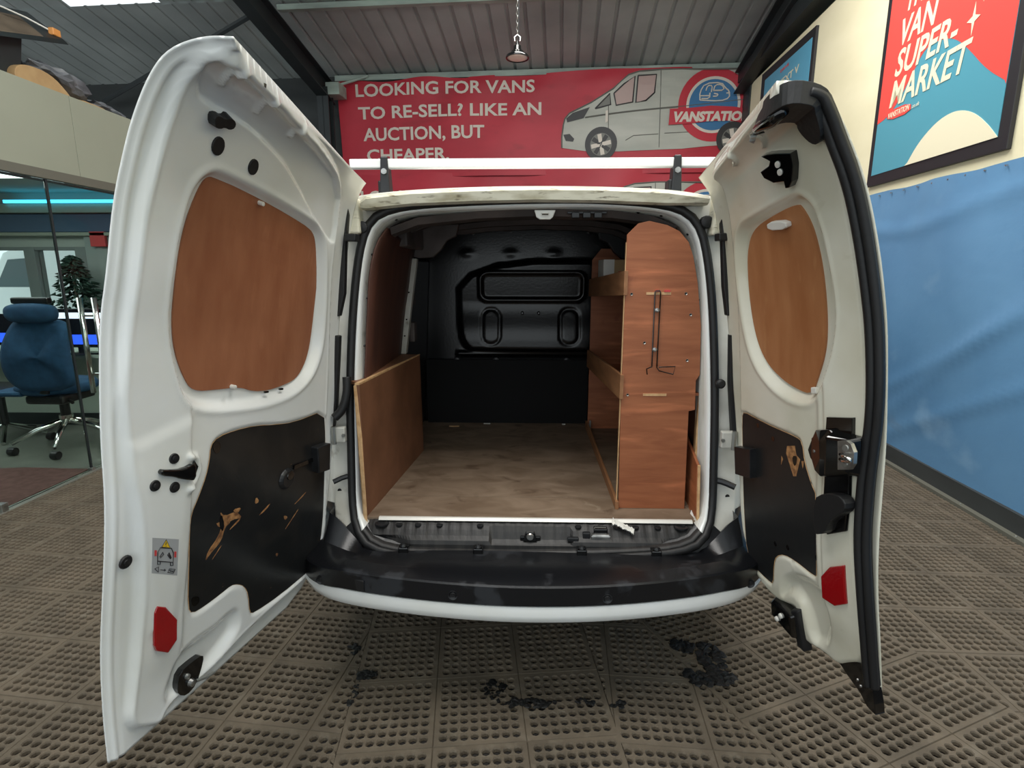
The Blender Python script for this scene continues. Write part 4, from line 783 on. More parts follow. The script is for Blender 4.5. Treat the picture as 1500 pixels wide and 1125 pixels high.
MB().hexa([(-.55, 1.892, .594), (.61, 1.892, .594), (.61, 1.91, .594), (-.55, 1.91, .594)], [(-.55, 1.901, .603), (.61, 1.901, .603), (.61, 1.91, .604), (-.55, 1.91, .604)]).build('floor_edge_strip', 'strip', van, bevel=.0015)
# ---- load floor: two sheets of plywood
MB().box(-.60, 1.905, .588, .66, 2.108, .600).build('floor_board', 'floorply', van, bevel=.001)
MB().box(-.66, 2.111, .588, .70, 3.27, .600).build('floor_board', 'floorply', van, bevel=.001)
# ---- inside skin
def isec(y, side, roof, bottom=.56):
    pts = [(.02 - side * .97, bottom), (.02 - side, .8), (.02 - side, 1.2), (.02 - side * .93, 1.5), (.02 - side * .84, roof - .06), (.02 - side * .68, roof - .008), (.02 - side * .3, roof + .008)]
    pts = pts + [(.04 - a, b) for a, b in pts[::-1]] + [(.3, bottom), (-.26, bottom)]
    return resamp([(a, y, b) for a, b in pts])
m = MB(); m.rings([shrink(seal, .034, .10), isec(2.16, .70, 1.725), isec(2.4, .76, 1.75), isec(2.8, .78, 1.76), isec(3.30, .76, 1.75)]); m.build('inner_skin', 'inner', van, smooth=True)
# rear roof header with upper latch
m = MB(); hp = [(-.50, 1.655), (-.40, 1.69), (-.18, 1.712), (.05, 1.72), (.30, 1.713), (.44, 1.695), (.53, 1.66)]
rows = [[(x, 2.06, z), (x, 2.075, z - .024), (x, 2.12, z - .030), (x, 2.16, z - .012), (x, 2.2, z + .01)] for x, z in hp]
m.rings(rows, closed=False); m.build('roof_header', 'headliner', van)
for y, dz in ((2.45, .0), (2.8, -.004), (3.05, -.008)):
    m = MB(); m.rings([[(x, y - .03, z + .03 + dz), (x, y - .022, z + .006 + dz), (x, y + .022, z + .006 + dz), (x, y + .03, z + .03 + dz)] for x, z in hp], closed=False); m.build('roof_bow', 'headliner', van)
u_ = MB(); u_.prism([(.022, 1.712), (.098, 1.712), (.088, 1.688), (.078, 1.680), (.042, 1.680), (.03, 1.688)], 2.035, 2.05, 'y'); u_ = u_.build('upper_striker', 'white', van, bevel=.003)
MB().tube([(.048, 2.034, 1.70), (.05, 2.022, 1.696), (.07, 2.022, 1.696), (.072, 2.034, 1.70)], .003, 6).build('striker_loop', 'chrome', u_)
for x in (.155, .195, .235): MB().box(x, 2.04, 1.685, x + .028, 2.07, 1.706).build('wiring_clip', 'black', van, bevel=.003)
MB().box(.14, 2.045, 1.70, .28, 2.06, 1.708).build('wiring_bracket', 'black', van, bevel=.002)
# left and right roof corner boxes inside
m = MB(); q = [(a, c) for a, c in D['leftcorner']] if len(D['leftcorner'][0]) == 3 else D['leftcorner']
lc = [(-.66, 1.72), (-.33, 1.72), (-.345, 1.665), (-.39, 1.645), (-.42, 1.60), (-.46, 1.565), (-.53, 1.562), (-.66, 1.59)]
MB().prism(lc, 2.72, 2.76, 'y').build('roof_corner_panel', 'inner', van, bevel=.006)
MB().prism([(-.66, 1.72), (-.50, 1.72), (-.50, 1.60), (-.66, 1.60)], 2.35, 2.72, 'y').build('roof_corner_box', 'inner', van, bevel=.01)
MB().prism([(.04 - a, b) for a, b in lc], 3.05, 3.09, 'y').build('roof_corner_panel', 'black', van, bevel=.006)
# ---- bulkhead
XS = np.linspace(-.72, .74, 150); ZS = np.linspace(.59, 1.78, 130); XX, ZZ = np.meshgrid(XS, ZS, indexing='ij')
def rr(x0, x1, z0, z1, r_): 
    P = []
    for cx, cz, a0 in ((x1 - r_, z1 - r_, 0), (x0 + r_, z1 - r_, 90), (x0 + r_, z0 + r_, 180), (x1 - r_, z0 + r_, 270)):
        P += [(cx + r_ * math.cos(R(a0 + a)), cz + r_ * math.sin(R(a0 + a))) for a in range(0, 91, 15)]
    return P
up_ = sdf(chaikin([(-.405, 1.56), (-.405, 1.14), (-.36, 1.05), (-.30, 1.035), (.80, 1.035), (.80, 1.56)], 2), XX, ZZ)
H = .055 * ss(up_, -.012, .02) * (1 - .75 * ss(ZZ, 1.10, 1.315))
H += .012 * ss(sdf(rr(-.285, .335, 1.325, 1.50, .05), XX, ZZ), -.004, .006) - .016 * ss(sdf(rr(-.262, .312, 1.345, 1.485, .03), XX, ZZ), -.004, .006)
for q in ((-.265, -.163), (.192, .299)):
    dd = np.abs(sdf(rr(q[0], q[1], 1.08, 1.284, .048), XX, ZZ)); H -= .009 * np.exp(-(dd / .006) ** 2)
H += .10 * np.clip(ZZ - 1.325, 0, .3) * ss(up_, -.012, .02)
H += .02 * np.exp(-((ZZ - 1.02) / .012) ** 2) * (XX > -.42)
for px_ in (-.35, -.1, .15): H += .006 * np.exp(-((ZZ - 1.60) / .02) ** 2 - ((XX - px_) / .035) ** 2)
m = MB(); m.rings([[(XX[i, j], 3.262 - H[i, j], ZZ[i, j]) for j in range(130)] for i in range(150)], closed=False)
bk = m.build('bulkhead', 'bulk', van, smooth=True)
for x, z in ((-.03, 1.262), (.065, 1.262), (-.316, 1.715), (-.098, 1.727), (.346, 1.72)): MB().lathe([(.004, -.01), (.009, -.008), (.010, .01)], (x, 3.232 if z < 1.5 else 3.255, z), 12, 'y').build('bulkhead_bolt', 'gloss', bk)
for x in (-.422, -.187, .235): MB().lathe([(.005, -.01), (.018, -.006), (.02, .006)], (x, 3.25, .978), 12, 'y').build('lashing_bolt', 'black', bk)
MB().box(-.60, 3.225, .60, .36, 3.24, .985).build('felt_cover', 'bulk_low', bk)
# dark sliding door lining at the far left
MB().hexa([(-.70, 2.76, .6), (-.655, 2.76, .6), (-.625, 3.25, .6), (-.70, 3.25, .6)], [(-.70, 2.76, 1.56), (-.60, 2.76, 1.56), (-.57, 3.25, 1.56), (-.70, 3.25, 1.56)]).build('side_door_lining', 'black', van, bevel=.01)
for z0, z1 in ((1.33, 1.48), (1.14, 1.24)):
    MB().box(-.612, 2.84, z0, -.585, 2.9, z1).build('door_rail', 'inner', van, bevel=.004)
# white pillar behind the left lining
pl = [(-.665, 2.70, 1.10), (-.598, 2.70, 1.10), (-.565, 2.70, 1.33), (-.528, 2.70, 1.56), (-.558, 2.70, 1.56), (-.60, 2.70, 1.33)]
strip3(pl, .04, 'side_pillar', 'dull', bevel=.004)
for x, z in ((-.572, 1.40), (-.588, 1.27), (-.60, 1.19)): MB().lathe([(.004, 0), (.004, -.004)], (x, 2.68, z), 8, 'y').build('pillar_hole', 'gloss', van)
# left plywood lining above the wheel box
m = MB(); P = D['liningL3']; n = len(P)
rowsn = chaikin([(-.604, 1.995, 1.10), (-.598, 1.995, 1.146), (-.580, 1.995, 1.35), (-.566, 2.0, 1.50), (-.545, 2.03, 1.60), (-.512, 2.07, 1.655)], 1, False); rowsf = chaikin([(-.63, 2.72, 1.08), (-.622, 2.72, 1.13), (-.60, 2.72, 1.30), (-.575, 2.72, 1.42), (-.56, 2.72, 1.52), (-.548, 2.72, 1.60)], 1, False)
rows = [[tuple(a[k] + (b[k] - a[k]) * t for k in range(3)) for a, b in zip(rowsn, rowsf)] for t in np.linspace(0, 1, 8)]
m.rings(rows, closed=False); lin = m.build('side_lining', 'ply_dark', van, smooth=True)
sd_ = lin.modifiers.new('thick', 'SOLIDIFY'); sd_.thickness = .006; sd_.offset = 0
# left wheel box
m = MB(); m.hexa([(-.596, 1.905, .595), (-.528, 2.69, .595), (-.540, 2.69, .595), (-.608, 1.905, .595)], [(-.596, 1.905, 1.108), (-.532, 2.69, 1.096), (-.544, 2.69, 1.096), (-.608, 1.905, 1.108)])
wb = m.build('wheel_box_panel', 'ply_box', van, bevel=.001)
MB().hexa([(-.60, 1.915, 1.098), (-.535, 2.69, 1.086), (-.70, 2.69, 1.086), (-.69, 1.99, 1.098)], [(-.60, 1.915, 1.110), (-.535, 2.69, 1.098), (-.70, 2.69, 1.098), (-.69, 1.99, 1.110)]).build('wheel_box_top', 'ply_box', van, bevel=.001)
MB().hexa([(-.612, 1.903, 1.104), (-.596, 1.903, 1.104), (-.530, 2.69, 1.094), (-.536, 2.69, 1.094)], [(-.612, 1.903, 1.111), (-.596, 1.903, 1.111), (-.530, 2.69, 1.0995), (-.536, 2.69, 1.0995)]).build('batten', 'edge', van)
MB().hexa([(-.600, 1.893, .56), (-.590, 1.893, .56), (-.596, 1.905, .595), (-.61, 1.905, .595)], [(-.618, 1.905, 1.10), (-.607, 1.905, 1.108), (-.600, 1.912, 1.108), (-.614, 1.912, 1.10)]).build('batten', 'edge', van, bevel=.001)
MB().hexa([(-.532, 2.685, .6), (-.7, 2.685, .6), (-.7, 2.697, .6), (-.532, 2.697, .6)], [(-.536, 2.685, 1.09), (-.7, 2.685, 1.09), (-.7, 2.697, 1.09), (-.536, 2.697, 1.09)]).build('wheel_box_end', 'ply_box', van)
# right side boards beside the racking
MB().hexa([(.624, 1.905, .575), (.634, 1.905, .575), (.652, 2.3, .60), (.642, 2.3, .60)], [(.628, 1.95, .80), (.638, 1.95, .80), (.652, 2.3, .90), (.642, 2.3, .90)]).build('side_board', 'ply_rack', van, bevel=.001)
MB().hexa([(.642, 2.02, .6), (.658, 2.02, .6), (.662, 2.06, .6), (.645, 2.06, .6)], [(.642, 2.035, 1.10), (.656, 2.035, 1.10), (.662, 2.07, 1.10), (.645, 2.07, 1.10)]).build('batten', 'edge', van, bevel=.001)
MB().hexa([(.625, 1.895, .575), (.634, 1.895, .575), (.634, 1.905, .575), (.625, 1.905, .575)], [(.629, 1.940, .80), (.638, 1.940, .802), (.638, 1.95, .802), (.629, 1.95, .80)]).build('batten', 'edge', van, bevel=.001)

# ---------------------------------------------------------------- racking
rk = empty('shelving_unit', (.49, 2.6, .6), label='brown plywood shelving unit fitted along the right side inside the van', cat='shelving')
re_ = [(.357, .601), (.350, .964), (.349, 1.305), (.348, 1.52), (.348, 1.626), (.386, 1.664), (.423, 1.672), (.486, 1.658), (.53, 1.637), (.564, 1.60), (.583, 1.551), (.605, 1.457), (.626, 1.306), (.634, 1.127), (.621, 1.105), (.625, .995), (.602, .989), (.610, .601)]
ep = MB().prism(re_, 2.010, 2.022, 'y').build('end_panel', 'ply_rack', rk, bevel=.0008)
MB().prism([(.3465, .62), (.3495, .62), (.3475, 1.60), (.3455, 1.60)], 2.009, 2.023, 'y').build('end_panel_edge', 'edge', ep)
fe = [(.352, .60), (.352, 1.56), (.40, 1.62), (.48, 1.62), (.58, 1.52), (.62, 1.3), (.65, .60)]
MB().prism(fe, 3.10, 3.112, 'y').build('far_panel', 'ply_rack', rk, bevel=.0008)
MB().box(.655, 2.03, .61, .663, 3.1, 1.15).build('back_panel', 'ply_dark', rk)
MB().box(.355, 2.022, .600, .655, 3.10, .606).build('shelf', 'floorply', rk)
MB().hexa([(.356, 2.022, 1.046), (.64, 2.022, 1.046), (.64, 3.10, .975), (.356, 3.10, .975)], [(.356, 2.022, 1.056), (.64, 2.022, 1.056), (.64, 3.10, .985), (.356, 3.10, .985)]).build('shelf', 'ply_rack', rk)
MB().hexa([(.356, 2.022, 1.420), (.60, 2.022, 1.420), (.60, 3.10, 1.365), (.356, 3.10, 1.365)], [(.356, 2.022, 1.430), (.60, 2.022, 1.430), (.60, 3.10, 1.375), (.356, 3.10, 1.375)]).build('shelf', 'ply_rack', rk)
for (za, zb_, zc, zd) in ((.600, .633, .600, .642), (1.036, 1.128, .963, 1.062), (1.416, 1.502, 1.362, 1.456)):
    l_ = MB().hexa([(.342, 1.998, za), (.354, 1.998, za), (.354, 3.14, zc), (.342, 3.14, zc)], [(.342, 1.998, zb_), (.354, 1.998, zb_), (.354, 3.14, zd), (.342, 3.14, zd)]).build('shelf_lip', 'lip', rk, bevel=.001)
    MB().box(.3415, 1.9965, za + .001, .3545, 1.9985, zb_ - .001).build('lip_end', 'lip', l_)
for x, z in ((.372, 1.42), (.565, 1.422), (.586, 1.347), (.584, 1.181), (.426, 1.245), (.373, 1.051)): MB().lathe([(.003, .002), (.005, 0), (.005, .003)], (x, 2.008, z), 10, 'y').build('screw', 'zinc', rk)
for x0, x1, z in ((.424, .512, 1.422), (.430, .516, 1.051)): MB().box(x0, 2.0085, z - .004, x1, 2.011, z + .005).build('slot', 'edge', rk)
for x0, x1 in ((.455, .468), (.487, .508)): MB().box(x0, 2.005, 1.428, x1, 2.009, 1.435).build('red_tape', 'redp', rk)
MB().box(.358, 3.07, .606, .368, 3.09, .66).build('angle_bracket', 'zinc', rk)
# wire tube holder screwed to the end panel
wh = empty('wire_holder', (.468, 2.0, 1.13), label='black bent wire sealant-tube holder screwed to the end panel of the shelving', cat='holder')
P = [(.437, 1.988, 1.132), (.433, 1.984, 1.153), (.453, 1.990, 1.160), (.4555, 2.003, 1.162), (.4545, 2.003, 1.30), (.4535, 2.003, 1.427), (.457, 2.003, 1.432), (.470, 2.003, 1.432), (.4735, 2.003, 1.427), (.4735, 2.003, 1.30), (.474, 2.003, 1.155), (.480, 1.990, 1.145), (.530, 1.985, 1.133), (.536, 1.985, 1.162), (.478, 1.988, 1.159)]
MB().tube(P, .0024, 6).build('wire', 'gloss', wh)
for x, z in ((.464, 1.363), (.463, 1.221)): MB().lathe([(.003, .0), (.008, .002), (.008, .006)], (x, 1.998, z), 12, 'y').build('washer_screw', 'silver', wh)
# roof bar
rbx = empty('roof_bar', (.02, 2.35, 1.80), label='white roof rack bar on two black brackets across the back of the van roof', cat='roof rack')
MB().box(-.72, 2.33, 1.907, .78, 2.372, 1.942).build('bar', 'paint', rbx, bevel=.004)
for x in (-.578, .59):
    b1 = MB().hexa([(x - .022, 2.322, 1.79), (x + .022, 2.322, 1.79), (x + .022, 2.38, 1.79), (x - .022, 2.38, 1.79)], [(x - .014, 2.322, 1.95), (x + .014, 2.322, 1.95), (x + .014, 2.38, 1.95), (x - .014, 2.38, 1.95)]).build('bracket', 'black', rbx, bevel=.005)
    MB().lathe([(.004, -.004), (.011, -.004), (.012, 0), (.012, .006)], (x, 2.318, 1.892), 16, 'y').build('bracket_bolt', 'silver', b1)
    MB().box(x - .03, 2.33, 1.785, x + .012, 2.40, 1.86).build('bracket_foot', 'rubber', rbx, bevel=.006)
# cardboard box on the top shelf
cb = empty('cardboard_box', (.45, 2.85, 1.38), label='open cardboard box with white tape on the top shelf of the shelving', cat='box')
MB().box(.37, 2.75, 1.382, .56, 2.95, 1.555).build('carton', 'card', cb, bevel=.003)
MB().box(.368, 2.748, 1.46, .42, 2.952, 1.556).build('tape', 'white', cb)
me = fit_text('FILE', None, lambda a, b, t: (a, 2.7485 - .0008 * t, b), .01, 0, None, [(.50, 1.50), (.44, 1.50), (.44, 1.478), (.50, 1.478)]); link('lettering', me, 'redp', cb)
# white rag and scraps on the sill
m = MB(); rnd = random.Random(4); bm = bmesh.new(); bmesh.ops.create_grid(bm, x_segments=14, y_segments=8, size=.5)
for v in bm.verts:
    x, y = v.co.x, v.co.y; w_ = 1 - .5 * abs(math.sin(x * 6))
    v.co = (.352 + x * .075 + .008 * y, 1.868 - x * .022 + y * .030 * w_, .588 - x * .03 + .012 * abs(math.sin(x * 14 + y * 7)) + .008 * math.sin(y * 19) - .002)
me = bpy.data.meshes.new('rag'); bm.to_mesh(me); bm.free(); o = link('paper_scrap', me, 'white', smooth=True, label='crumpled white paper scrap on the black sill right of the latch plate', cat='scrap'); o.modifiers.new('s', 'SOLIDIFY').thickness = .002
for nm, c, a, b, lb in (('wood_offcut', (-.43, 3.14, .6), .03, .008, 'small pale wood offcut on the load floor near the bulkhead'), ('plaster_crumb', (-.24, 3.2, .6), .02, .006, 'white crumbs at the foot of the black bulkhead, left of centre'), ('plaster_crumb', (.22, 3.2, .6), .010, .006, 'tiny white crumb at the foot of the black bulkhead, right of centre')):
    MB().box(c[0] - a, c[1] - b, c[2], c[0] + a, c[1] + b, c[2] + .004).build(nm, 'edge' if 'wood' in nm else 'white', label=lb, cat='scrap', bevel=.001)
# ---------------------------------------------------------------- the two opened rear doors
def lift(d, a, b):    # the flat band beside the free edge leans, rising to a crease
    q = .185 if d['sign'] > 0 else .165
    return .014 * np.clip((a - .03) / (q - .03), 0, 1) * (1 - ss(a, q, q + .022)) * ss(b, .12, .25) * (1 - ss(b, 1.30, 1.39))
def door_fn(d): return lambda P: door_pt(d, P[:, 0], P[:, 1], P[:, 2] + lift(d, P[:, 0], P[:, 1]) * ss(P[:, 2], .0245, .026))
def build_door(key):
    d = DOORS[key]; W_, H_ = d['W'], d['H']; g_ = lambda k: D[key + '_' + k]
    na, nb = (170, 250) if key == 'L' else (140, 250)
    a_end = W_ - (.012 if key == 'L' else .02)
    A = np.linspace(0 if key == 'L' else .012, a_end, na)
    if key == 'L': vb = np.interp(A, [0, .05, .70, .78, .84, .87, .9], [0, .0, .0, .03, .09, .17, .30])
    else: vb = np.interp(A, [0, .10, .15, .30, .325, .345, .40, .50, .57, .63, .70], [.0, .02, .035, .01, .03, .09, .10, .09, .12, .20, .38])
    AA = np.repeat(A[:, None], nb, 1); tt = np.linspace(0, 1, nb)[None, :]
    vt = H_ - .004 - (0 if key == 'L' else .0)
    BB = vb[:, None] + (vt - vb[:, None]) * tt
    band = chaikin(g_('band'), 2); win = chaikin(g_('win'), 2); pan = chaikin(g_('panel'), 1)
    T = np.zeros_like(AA)
    if key == 'L':
        T += .012 * ss(AA, .004, .016) - .004 * np.exp(-((AA - .022) / .006) ** 2)
        T += .018 * ss(sdf(band, AA, BB), -.010, .010)
        T += .004 * np.exp(-(np.abs(sdf(band, AA, BB) - .004) / .006) ** 2)
    else:
        T += .030 * ss(sdf(band, AA, BB), -.012, .012)
    T -= .024 * ss(sdf(win, AA, BB), -.006, .026)
    T += .003 * np.exp(-((sdf(win, AA, BB) + .008) / .008) ** 2)
    T -= .009 * ss(sdf(pan, AA, BB), -.010, .002)
    hol = chaikin(g_('hollow'), 2); T -= .022 * ss(sdf(hol, AA, BB), -.008, .035) * ss(BB, -.01, .05)
    if key == 'L':
        stp = chaikin(g_('step'), 1); T -= .010 * ss(sdf(stp, AA, BB), -.004, .010)
        T += .012 * np.exp(-(pdist([(.18, .742), (.214, .732), (.222, .70), (.205, .665), (.18, .66)], AA, BB) / .008) ** 2)
        T += .005 * ss(sdf([(.03, .80), (.22, .86), (.20, .80), (.19, .60), (.18, .40), (.17, .30), (.09, .30), (.05, .60)], AA, BB), -.01, .03)
        dd = pdist([(.47, .10), (.62, .09)], AA, BB)
    else:
        T += .006 * np.exp(-((AA - .195) / .012) ** 2) * ss(BB, .2, .3) * (1 - ss(BB, .85, .95))
    for k_ in ('arc0', 'arc1', 'arc2'):
        if key + '_' + k_ in D: T += .012 * np.exp(-(pdist(chaikin(g_(k_), 2, False), AA, BB) / .0055) ** 2)
    T += lift(d, AA, BB) * ss(sdf(win, AA, BB), .0, -.012) * ss(sdf(pan, AA, BB), .0, -.012)
    P = door_pt(d, AA, BB, T); m = MB(); n = na * nb
    vs = P.reshape(-1, 3).tolist(); fs = [(i * nb + j, (i + 1) * nb + j, (i + 1) * nb + j + 1, i * nb + j + 1) for i in range(na - 1) for j in range(nb - 1)]
    # outer skin: coarse copy bulging outward, joined round the rim
    ci = list(range(0, na, 5)) + ([na - 1] if (na - 1) % 5 else []); cj = list(range(0, nb, 6)) + ([nb - 1] if (nb - 1) % 6 else [])
    rim = np.minimum(np.minimum(AA - A[0], A[-1] - AA), np.minimum(BB - vb[:, None], vt - BB))
    TO = -.005 - .022 * ss(rim, 0, .12)
    PO = door_pt(d, AA, BB, TO).reshape(-1, 3).tolist(); base_ = len(vs); vs += PO
    fs += [(base_ + i * nb + j, base_ + i * nb + j2, base_ + i2 * nb + j2, base_ + i2 * nb + j) for i, i2 in zip(ci, ci[1:]) for j, j2 in zip(cj, cj[1:])]
    loop = [(i, 0) for i in range(na)] + [(na - 1, j) for j in range(1, nb)] + [(i, nb - 1) for i in range(na - 2, -1, -1)] + [(0, j) for j in range(nb - 2, 0, -1)]
    for (i, j), (i2, j2) in zip(loop, loop[1:] + loop[:1]): fs.append((i * nb + j, base_ + i * nb + j, base_ + i2 * nb + j2, i2 * nb + j2))
    m.add(vs, fs)
    me = m.mesh('rear_door'); bm = bmesh.new(); bm.from_mesh(me); bmesh.ops.delete(bm, geom=[v for v in bm.verts if not v.link_faces], context='VERTS'); bm.to_mesh(me); bm.free()
    dr_ = link('rear_door', me, 'paint' if key == 'L' else 'paint_r', van, smooth=True, label='wider left rear door, opened toward the office' if key == 'L' else 'narrower right rear door with black edge seal and lock, opened toward the tarpaulin')
    return dr_, d
def dplate(d, poly, t0, t1, name, mtl, parent, step=.05, **k):
    m = MB(door_fn(d)); plate(m, poly, t0, t1, step); return m.build(name, mtl, parent, **k)
def dlathe(d, prof, c, t, name, mtl, parent, n=16, **k):
    return MB(door_fn(d)).lathe(prof, (c[0], c[1], t), n).build(name, mtl, parent, **k)
def dbox(d, a0, b0, t0, a1, b1, t1, name, mtl, parent, **k):
    return MB(door_fn(d)).box(a0, b0, t0, a1, b1, t1).build(name, mtl, parent, **k)
def dtube(d, pts, r_, name, mtl, parent, n=8, **k):
    return MB(door_fn(d)).tube(pts, r_, n).build(name, mtl, parent, **k)
CAP = [(.002, .006), (.006, .0055), (.0065, .003), (.012, .003), (.0135, .0005), (.0135, -.002)]
# ---- left door
dl, d = build_door('L')
dplate(d, chaikin(D['L_ply'], 2), .004, .010, 'plywood_panel', 'ply_win', dl)
pp = dplate(d, chaikin(D['L_panel'], 1), .019, .0245, 'lower_board', 'panel', dl, label='black painted lower board, scuffed and torn')
# brown edge of the board
edge_pts = chaikin(D['L_panel'], 1)
dtube(d, [(a, b, .023) for a, b in edge_pts] + [(edge_pts[0][0], edge_pts[0][1], .023)], .0016, 'board_edge', 'edge', dl, 4)
dplate(d, chaikin(D['L_damage'], 1), .0243, .0252, 'torn_patch', 'raw', dl, .02)
dplate(d, chaikin([(.318, .54), (.333, .50), (.328, .478), (.315, .50), (.312, .52)], 1), .0250, .0256, 'torn_hole', 'gloss', dl, .02)
dplate(d, chaikin(D['L_damage2'], 1), .0243, .0252, 'torn_patch', 'raw', dl, .02)
for q in ([(.60, .425), (.625, .41), (.61, .40)], [(.58, .29), (.597, .283), (.588, .272)], [(.60, .35), (.68, .42), (.675, .41)], [(.64, .44), (.72, .475), (.70, .46)]): dplate(d, chaikin(q, 1), .0243, .025, 'torn_patch', 'raw', dl, .02)
dplate(d, chaikin([(.23, .325), (.262, .312), (.262, .288), (.24, .288)], 2), .0245, .0252, 'board_hole', 'gloss', dl, .02)
dplate(d, chaikin([(.275, .755), (.305, .758), (.305, .725), (.285, .722)], 2), .0245, .0258, 'board_hole', 'gloss', dl, .02)
dlathe(d, [(.010, .008), (.030, .010), (.036, .004), (.040, -.002)], (.600, .560), .0245, 'pull_cup', 'black', dl, 20, bevel=.003)
dlathe(d, [(.004, .012), (.016, .0115), (.018, .006)], (.606, .572), .0245, 'pull_cup_centre', 'gloss', dl, 14)
dbox(d, .63, .585, .0245, .735, .60, .030, 'stay_slot', 'gloss', dl)
c_ = dplate(d, [(.725, .646), (.805, .646), (.812, .535), (.744, .54)], .02, .052, 'door_stay_block', 'black', dl, bevel=.004)
rf = dplate(d, [(.100 + (a - .101) * .82, b) for a, b in D['L_refl']], .028, .0385, 'red_reflector', 'red', dl, bevel=.003, label='red reflector')
# warning label
ql = D['L_label']; lb = dplate(d, ql, .030, .0352, 'warning_label', 'label', dl, label='grey warning sticker with yellow triangle and door diagram')
def bil(u, v):
    tl, tr, br, bl = ql; return tuple((bl[k] * (1 - u) + br[k] * u) * (1 - v) + (tl[k] * (1 - u) + tr[k] * u) * v for k in (0, 1))
def lplate(pts, mtl, name, t=.0353, th=.0005): return dplate(d, [bil(u, v) for u, v in pts], t, t + th, name, mtl, lb, .2)
def lline(pts, mtl='ink', r_=.0012): return dtube(d, [(*bil(u, v), .0356) for u, v in pts], r_, 'diagram_line', mtl, lb, 4)
lplate([(.34, .76), (.66, .76), (.5, .97)], 'yellow', 'warning_triangle'); lline([(.34, .76), (.66, .76), (.5, .97), (.34, .76)], 'ink', .0009); lline([(.5, .90), (.49, .83)], 'ink', .0014); lline([(.5, .80), (.5, .785)], 'ink', .0014)
lline([(.2, .36), (.2, .62), (.28, .74), (.72, .74), (.8, .62), (.8, .36), (.2, .36)]); lline([(.2, .36), (.2, .27), (.3, .27), (.3, .36)]); lline([(.8, .36), (.8, .27), (.7, .27), (.7, .36)])
lline([(.28, .48), (.38, .62), (.42, .56), (.30, .46)], 'ink', .0016); lline([(.72, .48), (.62, .62), (.58, .56), (.70, .46)], 'ink', .0016)
for u0 in (.08, .84): lplate([(u0, .50), (u0 + .08, .50), (u0 + .08, .66), (u0, .66)], 'redp', 'red_mark')
lline([(.10, .14), (.24, .05), (.24, .2), (.10, .14)], 'ink', .0009); lline([(.32, .12), (.52, .12)], 'ink', .0009); lline([(.47, .15), (.52, .12), (.47, .09)], 'ink', .0009)
lline([(.60, .06), (.66, .17), (.90, .17), (.84, .06), (.60, .06), (.88, .14)], 'ink', .0009); lline([(.64, .14), (.84, .09)], 'ink', .0009)
for c in D['L_caps']: dlathe(d, CAP, c, .035, 'rubber_cap', 'rubber', dl, 16)
dlathe(d, [(p[0] * 1.2, p[1]) for p in CAP], D['L_cap1'][0], .019, 'rubber_cap', 'rubber', dl, 16)
dplate(d, chaikin(D['L_handle'], 1), .030, .046, 'release_handle', 'gloss', dl, bevel=.004)
h = D['L_handle']; dtube(d, [(.195, .725, .034), (.205, .71, .040), (.200, .688, .034)], .006, 'handle_pivot', 'gloss', dl)
dplate(d, chaikin(D['L_toplatch'], 1), .026, .050, 'upper_latch', 'rubber', dl, .03, bevel=.004)
for c, k1, k2 in ((D['L_holes'][0], .017, .022), (D['L_holes'][1], .016, .021)): dplate(d, [(c[0] + k1 * math.cos(a), c[1] + k2 * math.sin(a)) for a in np.linspace(0, 6.283, 18)[:-1]], .024, .034, 'rubber_bung', 'rubber', dl, .05, bevel=.002)
dlathe(d, [(.005, .002), (.006, -.004)], D['L_holes'][2], .026, 'drain_hole', 'gloss', dl, 10)
for c in D['L_pins'][:2]: dlathe(d, [(.003, .014), (.006, .013), (.0065, .0)], c, .010, 'white_clip', 'white', dl, 10)
for c in D['L_pins'][2:]: dplate(d, [(c[0] - .008, c[1] - .003), (c[0] + .008, c[1] - .003), (c[0] + .008, c[1] + .003), (c[0] - .008, c[1] + .003)], .016, .021, 'drain_slot', 'gloss', dl)
la = dplate(d, chaikin(D['L_latch'], 1), .006, .026, 'lower_latch', 'gloss', dl, .03, bevel=.004)
dlathe(d, [(.004, .012), (.010, .010), (.012, .0)], (.235, .055), .026, 'latch_bolt', 'silver', dl, 12); dlathe(d, [(.003, .008), (.007, .007), (.008, .0)], (.222, .085), .026, 'latch_bolt', 'zinc', dl, 12)
dtube(d, [(.25, .05, .03), (.29, .035, .034), (.315, .03, .034)], .0045, 'latch_pin', 'zinc', dl)
for q in ([(.30, .52), (.36, .50), (.34, .49), (.31, .50)], [(.345, .47), (.40, .50), (.39, .485)], [(.29, .40), (.33, .44), (.32, .425)], [(.47, .47), (.53, .50), (.51, .48)], [(.36, .535), (.40, .53), (.38, .515)]): dplate(d, chaikin(q, 1), .0243, .0250, 'torn_patch', 'raw', dl, .02)
# ---- right door
dr2, d = build_door('R')
T0 = .030
dplate(d, chaikin(D['R_ply'], 2), .006, .012, 'plywood_panel', 'ply_r', dr2)
dplate(d, chaikin(D['R_panel'], 1), .0205, .0255, 'lower_board', 'panel_r', dr2, label='black painted lower board with one torn patch')
ep_ = chaikin(D['R_panel'], 1); dtube(d, [(a, b, .0245) for a, b in ep_] + [(ep_[0][0], ep_[0][1], .0245)], .0015, 'board_edge', 'edge', dr2, 4)
tp_ = D['R_damage']; dplate(d, tp_, .0254, .0262, 'torn_patch', 'raw', dr2, .02)
for q in ([(.33, .66), (.345, .668), (.35, .652)], [(.37, .64), (.378, .65), (.38, .62)], [(.27, .655), (.282, .652), (.276, .63)]): dplate(d, q, .0254, .0262, 'torn_patch', 'raw', dr2, .02)
dplate(d, chaikin([(.300, .665), (.325, .66), (.318, .63), (.305, .635)], 1), .026, .0266, 'torn_hole', 'gloss', dr2, .02)
